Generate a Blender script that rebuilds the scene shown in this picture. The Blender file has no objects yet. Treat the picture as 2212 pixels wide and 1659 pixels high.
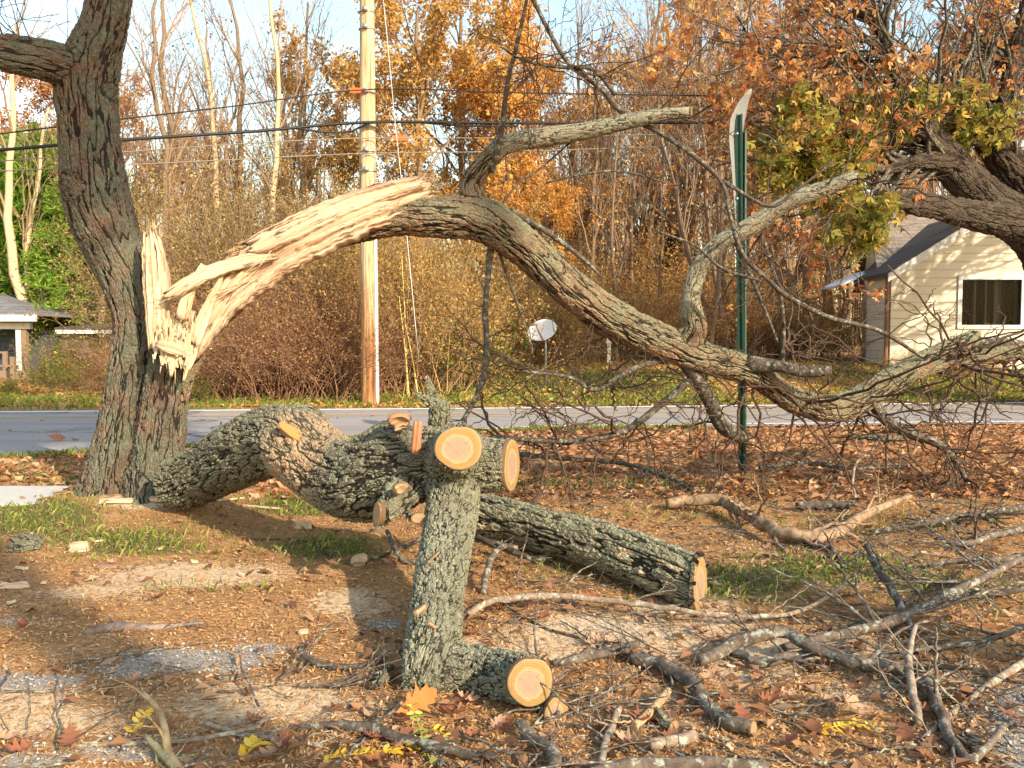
import bpy, math, random
import numpy as np
from mathutils import Vector, Matrix

# ------------------------------------------------------------------ camera, sky, sun, exposure
S = bpy.context.scene
COL = S.collection
F, CX, CY, H = 1736.0, 1106.0, 829.5, 1.27          # focal length and centre in photo pixels (2212 wide), eye height
PITCH = math.atan(84.5 / F)
cd = bpy.data.cameras.new('camera'); cam = bpy.data.objects.new('camera', cd); COL.objects.link(cam)
cd.sensor_width = 36.0; cd.lens = 36.0 * F / 2212.0; cd.clip_start = 0.05; cd.clip_end = 900
cam.location = (0, 0, H); cam.rotation_euler = (math.pi / 2 - PITCH, 0, 0)
S.camera = cam
SUN_EL, SUN_AZ = math.radians(27), math.radians(41)   # azimuth measured from straight behind the camera towards the right
w = bpy.data.worlds.new('World'); S.world = w; w.use_nodes = True
nt = w.node_tree; bg = nt.nodes['Background']; sky = nt.nodes.new('ShaderNodeTexSky')
sky.sky_type = 'NISHITA'; sky.sun_disc = False
sky.sun_elevation = SUN_EL; sky.sun_rotation = math.pi - SUN_AZ
sky.air_density = 1.9; sky.dust_density = 1.5; sky.ozone_density = 2.2
nt.links.new(sky.outputs[0], bg.inputs[0]); bg.inputs[1].default_value = 0.15
sl = bpy.data.lights.new('sun', 'SUN'); so = bpy.data.objects.new('sun', sl); COL.objects.link(so)
sl.energy = 3.7; sl.angle = math.radians(0.6); sl.color = (1.0, 0.84, 0.62)
sdir = Vector((math.sin(SUN_AZ) * math.cos(SUN_EL), -math.cos(SUN_AZ) * math.cos(SUN_EL), math.sin(SUN_EL)))
so.rotation_euler = sdir.to_track_quat('Z', 'Y').to_euler()
S.view_settings.view_transform = 'Standard'; S.view_settings.look = 'None'
S.view_settings.exposure = 1.25; S.view_settings.gamma = 1.0
S.render.engine = 'CYCLES'
S.cycles.max_bounces = 6; S.cycles.transparent_max_bounces = 8

RNG = np.random.default_rng(7)
A = np.asarray

# ------------------------------------------------------------------ pixel <-> place
cp, sp_ = math.cos(PITCH), math.sin(PITCH)
def at(px, py, Y):
    u = (px - CX) / F; v = (CY - py) / F
    d = np.array([u, cp + v * sp_, v * cp - sp_]); d = d * (Y / d[1])
    return d + np.array([0, 0, H])
def gnd(px, py, z=0.0):
    u = (px - CX) / F; v = (CY - py) / F
    d = np.array([u, cp + v * sp_, v * cp - sp_]); t = (z - H) / d[2]
    return d * t + np.array([0, 0, H])
def proj(x, y, z):
    zz = z - H
    fw = y * cp - zz * sp_; up = y * sp_ + zz * cp
    return CX + F * x / fw, CY - F * up / fw
def near_edge(x): return np.interp(x, [-40, -8, -5.7, -2.3, .5, 6.5, 40], [7.6, 8.6, 9.0, 10.75, 12.1, 12.7, 15])
def far_edge(x): return np.interp(x, [-40, -9.6, 0, 11, 40], [11.2, 15.2, 16.1, 17.6, 21.5])
def sstep(a, b, x):
    t = np.clip((x - a) / (b - a), 0, 1); return t * t * (3 - 2 * t)
def vnoise(x, y, seed=0):
    x = A(x, float); y = A(y, float); xi = np.floor(x).astype(int); yi = np.floor(y).astype(int); fx = x - xi; fy = y - yi
    def h(i, j):
        n = (i * 374761393 + j * 668265263 + seed * 974634777) & 0xffffffff
        n = ((n ^ (n >> 13)) * 1274126177) & 0xffffffff
        return ((n ^ (n >> 16)) & 0xffff) / 65535.0
    fx = fx * fx * (3 - 2 * fx); fy = fy * fy * (3 - 2 * fy)
    return (h(xi, yi) * (1 - fx) + h(xi + 1, yi) * fx) * (1 - fy) + (h(xi, yi + 1) * (1 - fx) + h(xi + 1, yi + 1) * fx) * fy
TRUNK = gnd(300, 1085)
def gz(x, y):
    x = A(x, float); y = A(y, float)
    z = 0.72 * sstep(0.6, 5.5, y - far_edge(x)) * sstep(-6, 2.5, x)
    z = z + 0.012 * np.clip(y - 24, 0, 60)
    z = z + 0.10 * np.exp(-(((x - TRUNK[0]) / 0.75) ** 2 + ((y - TRUNK[1] - 0.15) / 0.6) ** 2))
    r = (vnoise(x * 1.1, y * 1.1, 3) - .5) * .05 + (vnoise(x * 5, y * 5, 4) - .5) * .016
    return z + r * np.where(y < 30, 1, 0) * (1 - sstep(-.5, -.05, y - near_edge(x)) * (1 - sstep(.05, .6, y - far_edge(x))))

# ------------------------------------------------------------------ mesh helpers
class Geo:
    def __init__(s): s.v = []; s.f = []; s.n = 0; s.b = []
    def add(s, v, f, b=None):
        v = A(v, float).reshape(-1, 3); f = A(f, int)
        if f.ndim == 1: f = f.reshape(1, -1)
        if f.shape[1] == 3: f = np.concatenate([f, f[:, 2:3]], 1); tri = True
        s.v.append(v); s.f.append(f + s.n); s.b.append(v if b is None else A(b, float).reshape(-1, 3)); s.n += len(v)
    def build(s, name, mat, parent=None, smooth=True, attr='barkco'):
        return mesh_obj(name, np.concatenate(s.v), np.concatenate(s.f), mat, parent, smooth, {attr: np.concatenate(s.b)})
def mesh_obj(name, v, f, mat, parent=None, smooth=True, attrs=None):
    v = A(v, float); f = A(f, int); tri = f[:, 2] == f[:, 3]
    ln = np.where(tri, 3, 4); loops = f[np.arange(4)[None, :] < ln[:, None]]
    st = np.concatenate([[0], np.cumsum(ln)[:-1]])
    me = bpy.data.meshes.new(name)
    me.vertices.add(len(v)); me.vertices.foreach_set('co', v.astype(np.float32).ravel())
    me.loops.add(len(loops)); me.loops.foreach_set('vertex_index', loops.astype(np.int32))
    me.polygons.add(len(f)); me.polygons.foreach_set('loop_start', st.astype(np.int32)); me.polygons.foreach_set('loop_total', ln.astype(np.int32))
    me.polygons.foreach_set('use_smooth', np.full(len(f), smooth))
    me.update(calc_edges=True); me.validate()
    for k, a in (attrs or {}).items():
        a = A(a, np.float32)
        if a.ndim == 2: me.attributes.new(k, 'FLOAT_VECTOR', 'POINT').data.foreach_set('vector', a.ravel())
        else: me.attributes.new(k, 'FLOAT', 'POINT').data.foreach_set('value', a)
    for m in (mat if isinstance(mat, (list, tuple)) else [mat]): me.materials.append(m)
    o = bpy.data.objects.new(name, me); COL.objects.link(o)
    if parent: o.parent = parent
    return o
def tag(o, label=None, cat=None, group=None, kind=None):
    for k, x in (('label', label), ('category', cat), ('group', group), ('kind', kind)):
        if x: o[k] = x
    return o
def empty(name, label, cat, group=None, loc=(0, 0, 0)):
    o = bpy.data.objects.new(name, None); COL.objects.link(o); o.location = loc; o.empty_display_size = .2
    return tag(o, label, cat, group)
def copy_tree(o, parent=None):
    c = o.copy(); COL.objects.link(c)
    if parent: c.parent = parent
    for ch in [k for k in o.children]: copy_tree(ch, c)
    return c
def resample(p, step):
    """Catmull-Rom through rows of p (first three columns are the place)."""
    p = A(p, float); out = []
    q = np.vstack([2 * p[0] - p[1], p, 2 * p[-1] - p[-2]]); q[:, 3:] = np.vstack([p[:1], p, p[-1:]])[:, 3:]
    for i in range(1, len(q) - 2):
        n = max(2, int(np.linalg.norm(q[i + 1, :3] - q[i, :3]) / step)); t = np.linspace(0, 1, n, endpoint=False)[:, None]
        a, b, c, d = q[i - 1], q[i], q[i + 1], q[i + 2]
        out.append(.5 * ((2 * b) + (c - a) * t + (2 * a - 5 * b + 4 * c - d) * t ** 2 + (3 * b - a - 3 * c + d) * t ** 3))
    out.append(q[-2][None]); return np.vstack(out)
def frames(P):
    T = np.gradient(P, axis=0); T /= np.linalg.norm(T, axis=1)[:, None] + 1e-9
    ref = np.array([0, 1, 0.]) if abs(T[:, 1]).mean() < .7 else np.array([0, 0, 1.])
    N = np.zeros_like(T); n = ref - T[0] * ref.dot(T[0]); N[0] = n / np.linalg.norm(n)
    for i in range(1, len(T)):
        n = N[i - 1] - T[i] * N[i - 1].dot(T[i]); N[i] = n / (np.linalg.norm(n) + 1e-9)
    return T, N, np.cross(T, N)
def tube(P, R, sides=10, lump=0.0, cap=True, soff=0.0, seed=0):
    """swept tube with its straightened bark coordinates"""
    P = A(P, float); R = A(R, float); T, N, B = frames(P)
    s = np.concatenate([[0], np.cumsum(np.linalg.norm(np.diff(P, axis=0), axis=1))]) + soff
    a = np.linspace(0, 2 * math.pi, sides, endpoint=False)
    rr = R[:, None] * np.ones((1, sides))
    if lump:
        g = np.random.default_rng(seed + 11)
        for k in (1, 2, 3, 5):
            ph = g.uniform(0, 6.28, 2); fr = g.uniform(1, 4) / max(R.mean() * 5, .02)
            rr = rr * (1 + lump / k ** .6 * np.sin(k * a[None] + ph[0] + 2.0 * np.sin(s[:, None] * fr * .35 + ph[1])) * np.sin(s[:, None] * fr * .5 + ph[1]))
    V = P[:, None] + rr[..., None] * (np.cos(a)[None, :, None] * N[:, None] + np.sin(a)[None, :, None] * B[:, None])
    b = np.stack([rr * np.cos(a), rr * np.sin(a), s[:, None] + 0 * rr], -1)
    K = len(P); i = np.arange(K - 1)[:, None] * sides; j = np.arange(sides)[None]; j2 = (j + 1) % sides
    f = np.stack([i + j, i + j2, i + sides + j2, i + sides + j], -1).reshape(-1, 4)
    V = V.reshape(-1, 3); b = b.reshape(-1, 3)
    if cap:
        n = len(V); V = np.vstack([V, P[0], P[-1]]); b = np.vstack([b, [0, 0, s[0]], [0, 0, s[-1]]])
        jj = np.arange(sides); k2 = (jj + 1) % sides; l = (K - 1) * sides
        f = np.vstack([f, np.stack([jj * 0 + n, k2, jj, jj], -1), np.stack([jj * 0 + n + 1, l + jj, l + k2, l + k2], -1)])
    return V, f, b
def tubes(P, R, sides=4):
    """many tubes at once: P (N,K,3), R (N,K)"""
    N, K, _ = P.shape; T = np.gradient(P, axis=1); T /= np.linalg.norm(T, axis=2)[..., None] + 1e-9
    m = P[:, -1] - P[:, 0]; ref = np.where((np.abs(m[:, 2]) > .8 * np.linalg.norm(m, axis=1))[:, None], [[1., 0, 0]], [[0, 0, 1.]])
    U = np.cross(T, ref[:, None]); U /= np.linalg.norm(U, axis=2)[..., None] + 1e-9; W = np.cross(T, U)
    a = np.linspace(0, 2 * math.pi, sides, endpoint=False)
    V = P[:, :, None] + R[:, :, None, None] * (np.cos(a)[:, None] * U[:, :, None] + np.sin(a)[:, None] * W[:, :, None])
    s = np.concatenate([np.zeros((N, 1)), np.cumsum(np.linalg.norm(np.diff(P, axis=1), axis=2), 1)], 1) + RNG.uniform(0, 50, (N, 1))
    b = np.stack([R[..., None] * np.cos(a), R[..., None] * np.sin(a), s[..., None] + 0 * a], -1)
    o = (np.arange(N) * K * sides)[:, None, None]; i = (np.arange(K - 1) * sides)[None, :, None]; j = np.arange(sides)[None, None]; j2 = (j + 1) % sides
    f = np.stack([o + i + j, o + i + j2, o + i + sides + j2, o + i + sides + j], -1).reshape(-1, 4)
    return V.reshape(-1, 3), f, b.reshape(-1, 3)
def limb(pts, step=.05):
    """photo-traced limb: rows (px, py, Y, width px) -> dense centres and radii"""
    p = A([[*at(a, b, c), .5 * d_ * c / F] for a, b, c, d_ in pts]); q = resample(p, step)
    return q[:, :3], np.maximum(q[:, 3], .002)
def remesh_limbs(name, limbs, voxel, mat, parent, smooth=3, lump=.07, sides=28, clip=None):
    g = Geo(); smp = []
    for k, (P, R) in enumerate(limbs):
        V, f, b = tube(P, R, sides, lump=lump, seed=k); g.add(V, f)
        T, N, B = frames(P); s = np.concatenate([[0], np.cumsum(np.linalg.norm(np.diff(P, axis=0), axis=1))]) + 7.3 * k
        smp.append(np.hstack([P, T, N, B, R[:, None], s[:, None]]))
    o = g.build(name, mat); m = o.modifiers.new('r', 'REMESH'); m.mode = 'VOXEL'; m.voxel_size = voxel
    ev = o.evaluated_get(bpy.context.evaluated_depsgraph_get()); me = ev.to_mesh()
    v = np.empty(len(me.vertices) * 3); me.vertices.foreach_get('co', v); v = v.reshape(-1, 3)
    f = np.empty(len(me.loops), int); me.loops.foreach_get('vertex_index', f); lt = np.empty(len(me.polygons), int); me.polygons.foreach_get('loop_total', lt)
    e = np.empty(len(me.edges) * 2, int); me.edges.foreach_get('vertices', e); e = e.reshape(-1, 2)
    assert (lt == 4).all(); f = f.reshape(-1, 4)
    ev.to_mesh_clear(); bpy.data.objects.remove(o)
    cnt = np.bincount(e.ravel(), minlength=len(v))[:, None]
    for _ in range(smooth):
        acc = np.stack([np.bincount(e[:, 0], v[e[:, 1], k], len(v)) + np.bincount(e[:, 1], v[e[:, 0], k], len(v)) for k in range(3)], 1)
        v = .4 * v + .6 * acc / np.maximum(cnt, 1)
    if clip:                                          # a slanting saw cut
        p0, nn, dd = clip; h_ = (v - p0) @ nn; v = np.where((h_ > 0)[:, None], v - dd * (h_ / dd.dot(nn))[:, None], v)
    sm = np.vstack(smp); idx = np.empty(len(v), int)
    for i in range(0, len(v), 20000):
        d = np.linalg.norm(v[i:i + 20000, None] - sm[None, :, :3], axis=2) - sm[None, :, 12]; idx[i:i + 20000] = d.argmin(1)
    q = sm[idx]; d = v - q[:, :3]
    b = np.stack([(d * q[:, 6:9]).sum(1), (d * q[:, 9:12]).sum(1), q[:, 13] + (d * q[:, 3:6]).sum(1)], 1)
    return mesh_obj(name, v, f, mat, parent, True, {'barkco': b})
def box(g, x0, x1, y0, y1, z0, z1, M=None):
    v = A([[x, y, z] for x in (x0, x1) for y in (y0, y1) for z in (z0, z1)], float)
    if M is not None: v = v @ A(M)[:3, :3].T + A(M)[:3, 3]
    g.add(v, [[0, 1, 3, 2], [4, 6, 7, 5], [0, 4, 5, 1], [2, 3, 7, 6], [0, 2, 6, 4], [1, 5, 7, 3]])
def prism(g, poly, d):
    """extrude a polygon (n,3) by vector d"""
    p = A(poly, float); n = len(p); v = np.vstack([p, p + d, p.mean(0), p.mean(0) + d]); f = []
    for i in range(n):
        j = (i + 1) % n; f += [[i, j, n + j, n + i], [2 * n, j, i, i], [2 * n + 1, n + i, n + j, n + j]]
    g.add(v, f)

# ------------------------------------------------------------------ materials
class NT:
    def __init__(s, name):
        s.m = bpy.data.materials.new(name); s.m.use_nodes = True; s.t = s.m.node_tree; s.t.nodes.clear()
        s.out = s.n('ShaderNodeOutputMaterial')
    def n(s, typ, **kw):
        nd = s.t.nodes.new(typ)
        for k, v in kw.items():
            if k.startswith('i_'): nd.inputs[k[2:]].default_value = v
            else: setattr(nd, k, v)
        return nd
    def l(s, a, b): s.t.links.new(a, b)
    def attr(s, name='barkco'): return s.n('ShaderNodeAttribute', attribute_name=name)
    def vmul(s, vec, k):
        m = s.n('ShaderNodeVectorMath', operation='MULTIPLY'); s.l(vec, m.inputs[0]); m.inputs[1].default_value = k; return m.outputs[0]
    def vadd(s, a, b):
        m = s.n('ShaderNodeVectorMath', operation='ADD'); s.l(a, m.inputs[0]); s.l(b, m.inputs[1]); return m.outputs[0]
    def noise(s, vec, scale, detail=4, rough=.6, out=0):
        m = s.n('ShaderNodeTexNoise'); m.inputs['Scale'].default_value = scale; m.inputs['Detail'].default_value = detail; m.inputs['Roughness'].default_value = rough
        if vec is not None: s.l(vec, m.inputs['Vector'])
        return m.outputs[out]
    def voro(s, vec, scale, feature='DISTANCE_TO_EDGE', rnd=1.0):
        m = s.n('ShaderNodeTexVoronoi', feature=feature); m.inputs['Scale'].default_value = scale; m.inputs['Randomness'].default_value = rnd
        s.l(vec, m.inputs['Vector']); return m.outputs['Distance']
    def math(s, op, a, b=None, c=None, clamp=False):
        m = s.n('ShaderNodeMath', operation=op, use_clamp=clamp)
        for i, x in enumerate((a, b, c)):
            if x is None: continue
            if isinstance(x, (int, float)): m.inputs[i].default_value = x
            else: s.l(x, m.inputs[i])
        return m.outputs[0]
    def rng(s, v, a, b, c=0., d=1., smooth=True):
        m = s.n('ShaderNodeMapRange', interpolation_type='SMOOTHSTEP' if smooth else 'LINEAR')
        s.l(v, m.inputs[0]); m.inputs[1].default_value = a; m.inputs[2].default_value = b; m.inputs[3].default_value = c; m.inputs[4].default_value = d
        return m.outputs[0]
    def mix(s, f, a, b):
        m = s.n('ShaderNodeMix', data_type='RGBA')
        for i, x in ((0, f), (6, a), (7, b)):
            if isinstance(x, (int, float)): m.inputs[i].default_value = x
            elif isinstance(x, tuple): m.inputs[i].default_value = (*x, 1) if len(x) == 3 else x
            else: s.l(x, m.inputs[i])
        return m.outputs[2]
    def ramp(s, v, stops):
        m = s.n('ShaderNodeValToRGB'); e = m.color_ramp.elements
        while len(e) < len(stops): e.new(.5)
        for k, (p, c) in enumerate(stops): e[k].position = p; e[k].color = (*c, 1)
        s.l(v, m.inputs[0]); return m.outputs[0]
    def bsdf(s, col, rough=.85, bump=None, bstr=.5, bdist=.01, spec=.3, metal=0.0):
        p = s.n('ShaderNodeBsdfPrincipled'); p.inputs['Roughness'].default_value = rough; p.inputs['Specular IOR Level'].default_value = spec; p.inputs['Metallic'].default_value = metal
        if isinstance(col, tuple): p.inputs['Base Color'].default_value = (*col, 1)
        else: s.l(col, p.inputs['Base Color'])
        if bump is not None:
            b = s.n('ShaderNodeBump'); b.inputs['Strength'].default_value = bstr; b.inputs['Distance'].default_value = bdist; s.l(bump, b.inputs['Height']); s.l(b.outputs[0], p.inputs['Normal'])
        s.l(p.outputs[0], s.out.inputs[0]); return s.m

def bark_mat(name, fr=11, zr=.16, amp=.02, hi=(.25, .19, .14), lo=(.14, .10, .075), furrow=(.02, .014, .01), lichen=(.23, .25, .17), lich=.5, up=.5, scale=.45, grit=.35, spots=None, dust=None, bare=None, fs=1.0, dk=(.05, .32)):
    t = NT(name); c = t.attr().outputs['Vector']; g = t.n('ShaderNodeNewGeometry'); pos = g.outputs['Position']
    warp = t.n('ShaderNodeVectorMath', operation='SUBTRACT'); t.l(t.noise(c, 7, 3, .6, 1), warp.inputs[0]); warp.inputs[1].default_value = (.5, .5, .5)
    c2 = t.vadd(c, t.vmul(warp.outputs[0], (.045, .045, .16)))
    def furr(scale_, z, wd):                          # long wandering furrows along the limb
        n_ = t.noise(t.vmul(c2, (1, 1, z)), scale_, 2, .5)
        return t.rng(t.math('ABSOLUTE', t.math('SUBTRACT', n_, .5)), 0, wd)
    f1 = furr(fr, zr, .075); f2 = furr(fr * 2.3, zr * 1.5, .07)
    if fs < 1: f1 = t.math('ADD', t.math('MULTIPLY', f1, fs), 1 - fs)
    e1 = t.rng(t.voro(t.vmul(c2, (fr * 1.9, fr * 1.9, fr * 1.9 * min(1, zr * 3.2))), 1.0), 0, .20)
    e2 = t.rng(t.voro(t.vmul(c2, (fr * 4.6, fr * 4.6, fr * 4.6 * min(1, zr * 3.2))), 1.0), 0, .2)
    br_ = t.rng(t.noise(c, fr * .7, 3), .38, .62)
    fine = t.noise(t.vmul(c, (1, 1, .6)), 95, 5, .75); mid = t.noise(t.vmul(c, (1, 1, .45)), 34, 4, .7)
    cellh = t.math('SUBTRACT', 1.0, t.math('MULTIPLY', t.math('SUBTRACT', 1.0, e1), t.math('MULTIPLY', br_, scale * 1.5, clamp=True)))
    plate = t.math('MULTIPLY', t.math('MULTIPLY', f1, cellh), t.math('ADD', .55, t.math('MULTIPLY', f2, .45)))
    h = t.math('ADD', t.math('MULTIPLY', plate, .62), t.math('MULTIPLY', t.math('MULTIPLY', e2, plate), .16))
    h = t.math('ADD', h, t.math('ADD', t.math('MULTIPLY', fine, grit), t.math('MULTIPLY', mid, grit * .8)))
    n1 = t.noise(c, 5, 4); col = t.mix(t.rng(t.math('ADD', n1, t.math('MULTIPLY', t.math('SUBTRACT', mid, .5), .8)), .34, .66), hi, lo)
    col = t.mix(t.math('MULTIPLY', t.rng(fine, .45, .72), .45), col, tuple(min(1, k * 1.7) for k in hi))
    nz = t.n('ShaderNodeSeparateXYZ'); t.l(g.outputs['Normal'], nz.inputs[0])
    lm = t.math('ADD', t.math('MULTIPLY', nz.outputs[2], up * .5), t.noise(pos, 4.5, 6, .7))
    lm = t.math('ADD', lm, t.math('MULTIPLY', t.math('SUBTRACT', fine, .5), .7))
    lm = t.rng(lm, 1.0 - lich - .14, 1.0 - lich + .14)
    lcol = t.mix(t.noise(pos, 48, 4), tuple(k * .45 for k in lichen), tuple(min(1, k * 1.4) for k in lichen))
    col = t.mix(t.math('MULTIPLY', lm, .85), col, lcol)
    if spots: col = t.mix(t.math('MULTIPLY', t.rng(t.noise(pos, 85, 4, .7), .55, .62), .8), col, spots)
    if bare: col = t.mix(t.rng(t.noise(t.vadd(t.vmul(c, (1, 1, .18)), (t.vmul(warp.outputs[0], (.02, .02, .02)))), 13, 3), .62, .65), col, bare)
    dark = t.math('ADD', plate, t.math('MULTIPLY', t.math('SUBTRACT', mid, .5), .35))
    col = t.mix(t.rng(dark, dk[0], dk[1], .92, 0), col, furrow)
    if dust:                                          # sawdust lying where the saw cut
        dv = t.n('ShaderNodeVectorMath', operation='DISTANCE'); t.l(pos, dv.inputs[0]); dv.inputs[1].default_value = dust[0]
        dm = t.rng(t.math('ADD', dv.outputs['Value'], t.math('MULTIPLY', t.math('SUBTRACT', t.noise(pos, 14, 5, .7), .5), .5)), dust[1] * .45, dust[1], 1, 0)
        dm = t.math('MULTIPLY', dm, t.rng(h, .35, .8, .15, 1))
        col = t.mix(t.math('MULTIPLY', dm, .9), col, (.40, .27, .17))
    m = t.bsdf(col, .9, None, spec=.15)
    d = t.n('ShaderNodeDisplacement'); d.inputs['Midlevel'].default_value = 1.0; d.inputs['Scale'].default_value = amp
    t.l(h, d.inputs['Height']); t.l(d.outputs[0], t.out.inputs['Displacement']); m.displacement_method = 'BOTH'
    return m
def twig_mat(name, a, b, lichen=None, bump=.5):
    t = NT(name); c = t.attr().outputs['Vector']; n = t.noise(c, 30, 4, .7)
    col = t.mix(t.rng(n, .35, .65), a, b)
    if lichen:
        p = t.n('ShaderNodeNewGeometry').outputs['Position']; col = t.mix(t.math('MULTIPLY', t.rng(t.noise(p, 26, 4, .7), .52, .62), .85), col, lichen)
    return t.bsdf(col, .85, t.noise(t.vmul(c, (1, 1, .35)), 120, 4, .7), bump, .004, spec=.2)
def wood_mat(name, cols, fib=1.0):
    t = NT(name); c = t.attr().outputs['Vector']
    w_ = t.n('ShaderNodeVectorMath', operation='SUBTRACT'); t.l(t.noise(t.vmul(c, (1, 1, .3)), 7, 3, .6, 1), w_.inputs[0]); w_.inputs[1].default_value = (.5, .5, .5)
    c2 = t.vadd(c, t.vmul(w_.outputs[0], (.03, .03, 0)))
    f1 = t.noise(t.vmul(c2, (1, 1, .014)), 50 * fib, 5, .65); f2 = t.noise(t.vmul(c2, (1, 1, .01)), 160 * fib, 3, .6); big = t.noise(t.vmul(c2, (1, 1, .12)), 11, 2)
    col = t.ramp(t.math('ADD', t.math('MULTIPLY', f1, .55), t.math('MULTIPLY', big, .5)), [(.30, cols[0]), (.45, cols[1]), (.55, cols[2]), (.68, cols[3])])
    col = t.mix(t.math('MULTIPLY', t.rng(f1, .38, .46, 1, 0), .42), col, tuple(k * .42 for k in cols[0]))
    ck = t.rng(t.math('ABSOLUTE', t.math('SUBTRACT', t.noise(t.vmul(c2, (1, 1, .035)), 16 * fib, 3, .6), .5)), .0, .028, 1, 0)
    ck = t.math('MULTIPLY', ck, t.rng(t.noise(c2, 7, 3), .50, .66)); col = t.mix(t.math('MULTIPLY', ck, .85), col, tuple(k * .16 for k in cols[0]))
    col = t.mix(t.math('MULTIPLY', t.rng(f2, .5, .7), .3), col, tuple(min(1, k * 1.1) for k in cols[3]))
    hgt = t.math('SUBTRACT', t.math('ADD', f1, t.math('MULTIPLY', f2, .5)), t.math('MULTIPLY', ck, .8))
    return t.bsdf(col, .75, hgt, .9, .012, spec=.2)
def face_mat(name, sap, pale, heart):
    t = NT(name); c = t.attr('facer').outputs['Vector']
    l0 = t.n('ShaderNodeVectorMath', operation='LENGTH'); t.l(c, l0.inputs[0]); sh = t.n('ShaderNodeVectorMath', operation='SCALE'); sh.inputs[0].default_value = (.17, .10, 0); t.l(t.math('SUBTRACT', 1.0, l0.outputs['Value'], clamp=True), sh.inputs['Scale'])
    c = t.vadd(c, sh.outputs[0]); ln = t.n('ShaderNodeVectorMath', operation='LENGTH'); t.l(c, ln.inputs[0])
    r = t.math('ADD', ln.outputs['Value'], t.math('MULTIPLY', t.math('SUBTRACT', t.noise(c, 1.6, 3), .5), .22))
    col = t.ramp(r, [(.0, tuple(k * .92 for k in heart)), (.50, heart), (.58, pale), (.66, pale), (.70, tuple(k * .93 for k in sap)), (.90, sap), (.955, pale), (1.0, (.12, .07, .04))])
    ring = t.math('SINE', t.math('MULTIPLY', t.math('POWER', r, .8), 75)); rl = t.math('MULTIPLY', t.rng(ring, .2, 1), t.rng(t.noise(c, 3, 3), .3, .7, .18, .6))
    col = t.mix(rl, col, tuple(k * .55 for k in sap))
    kerf = t.noise(t.vmul(c, (1, 14, 1)), 2.2, 3)
    col = t.mix(t.rng(kerf, .45, .8, 0, .25), col, tuple(k * .7 for k in pale))
    sx = t.n('ShaderNodeSeparateXYZ'); t.l(c, sx.inputs[0]); ang = t.math('ARCTAN2', sx.outputs[1], sx.outputs[0])
    cx = t.n('ShaderNodeCombineXYZ'); t.l(t.math('MULTIPLY', t.math('SINE', ang), 2.2), cx.inputs[0]); t.l(t.math('MULTIPLY', t.math('COSINE', ang), 2.2), cx.inputs[1]); t.l(t.math('MULTIPLY', r, .25), cx.inputs[2])
    crk = t.math('ABSOLUTE', t.math('SUBTRACT', t.noise(cx.outputs[0], 1.7, 4), .5)); ck = t.math('MULTIPLY', t.rng(crk, 0, .010, 1, 0), t.rng(t.noise(c, 2.5, 3), .45, .6)); col = t.mix(t.math('MULTIPLY', ck, .7), col, tuple(k * .25 for k in heart))
    smear = t.noise(c, 5, 5, .75); col = t.mix(t.rng(smear, .55, .75, 0, .4), col, tuple(k * .72 for k in sap))
    rad = t.noise(t.vmul(c, (1, 1, 1)), 9, 5, .7)
    col = t.mix(t.rng(rad, .62, .7, 0, .35), col, tuple(k * .6 for k in heart))
    return t.bsdf(col, .8, t.math('ADD', kerf, t.math('MULTIPLY', rad, .4)), .35, .006, spec=.15)
def leaf_mat(name, stops, trans=.35, attr=None):
    t = NT(name); g = t.n('ShaderNodeNewGeometry')
    col = t.ramp(g.outputs['Random Per Island'], stops)
    pos = g.outputs['Position']; col = t.mix(t.rng(t.noise(pos, 1.3, 3), .35, .7, 0, .45), col, stops[len(stops) // 2][1])
    d = t.n('ShaderNodeBsdfDiffuse'); tr = t.n('ShaderNodeBsdfTranslucent'); mx = t.n('ShaderNodeMixShader'); mx.inputs[0].default_value = trans
    t.l(col, d.inputs[0]); t.l(col, tr.inputs[0]); t.l(d.outputs[0], mx.inputs[1]); t.l(tr.outputs[0], mx.inputs[2]); t.l(mx.outputs[0], t.out.inputs[0])
    return t.m
def plain(name, col, rough=.6, var=.15, scale=8, metal=0., spec=.4, bump=.2, stretch=(1, 1, 1)):
    t = NT(name); p = t.n('ShaderNodeTexCoord').outputs['Object']; n = t.noise(t.vmul(p, stretch), scale, 5, .65)
    c = t.mix(n, tuple(k * (1 - var) for k in col), tuple(min(1, k * (1 + var)) for k in col))
    return t.bsdf(c, rough, n, bump, .006, spec=spec, metal=metal)

M = {}
M['trunk'] = bark_mat('standing_trunk_bark', 13, .13, .034, (.175, .105, .075), (.088, .055, .042), (.010, .007, .006), lichen=(.135, .15, .105), lich=.52, up=.15, scale=.3, grit=.24, dk=(.04, .30))
M['arch'] = bark_mat('arched_limb_bark', 13, .17, .026, (.25, .14, .088), (.12, .066, .043), (.008, .006, .005), lichen=(.19, .21, .13), lich=.47, up=.6, scale=.35, grit=.22)
M['log'] = bark_mat('fallen_limb_bark', 14, .36, .030, (.16, .12, .085), (.075, .056, .042), (.008, .007, .005), lichen=(.225, .225, .155), lich=.55, up=.45, scale=.6, grit=.30, dust=(tuple(at(660, 985, 4.75)), .42))
M['front'] = bark_mat('lichened_branch_bark', 27, .36, .022, (.17, .14, .095), (.075, .062, .045), (.012, .011, .009), lichen=(.29, .285, .195), lich=.55, up=.2, scale=.55, grit=.62, spots=(.36, .35, .26), fs=.85, dk=(.08, .42))
M['cutlog'] = bark_mat('cut_log_bark', 15, .16, .030, (.22, .165, .11), (.10, .075, .05), (.010, .008, .006), lichen=(.29, .285, .18), lich=.46, up=.6, scale=.35, grit=.28, bare=(.50, .38, .24))
M['oak'] = bark_mat('oak_bark', 6, .2, .07, (.095, .07, .05), (.05, .037, .029), lichen=(.17, .15, .10), lich=.3, up=.3)
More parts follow.
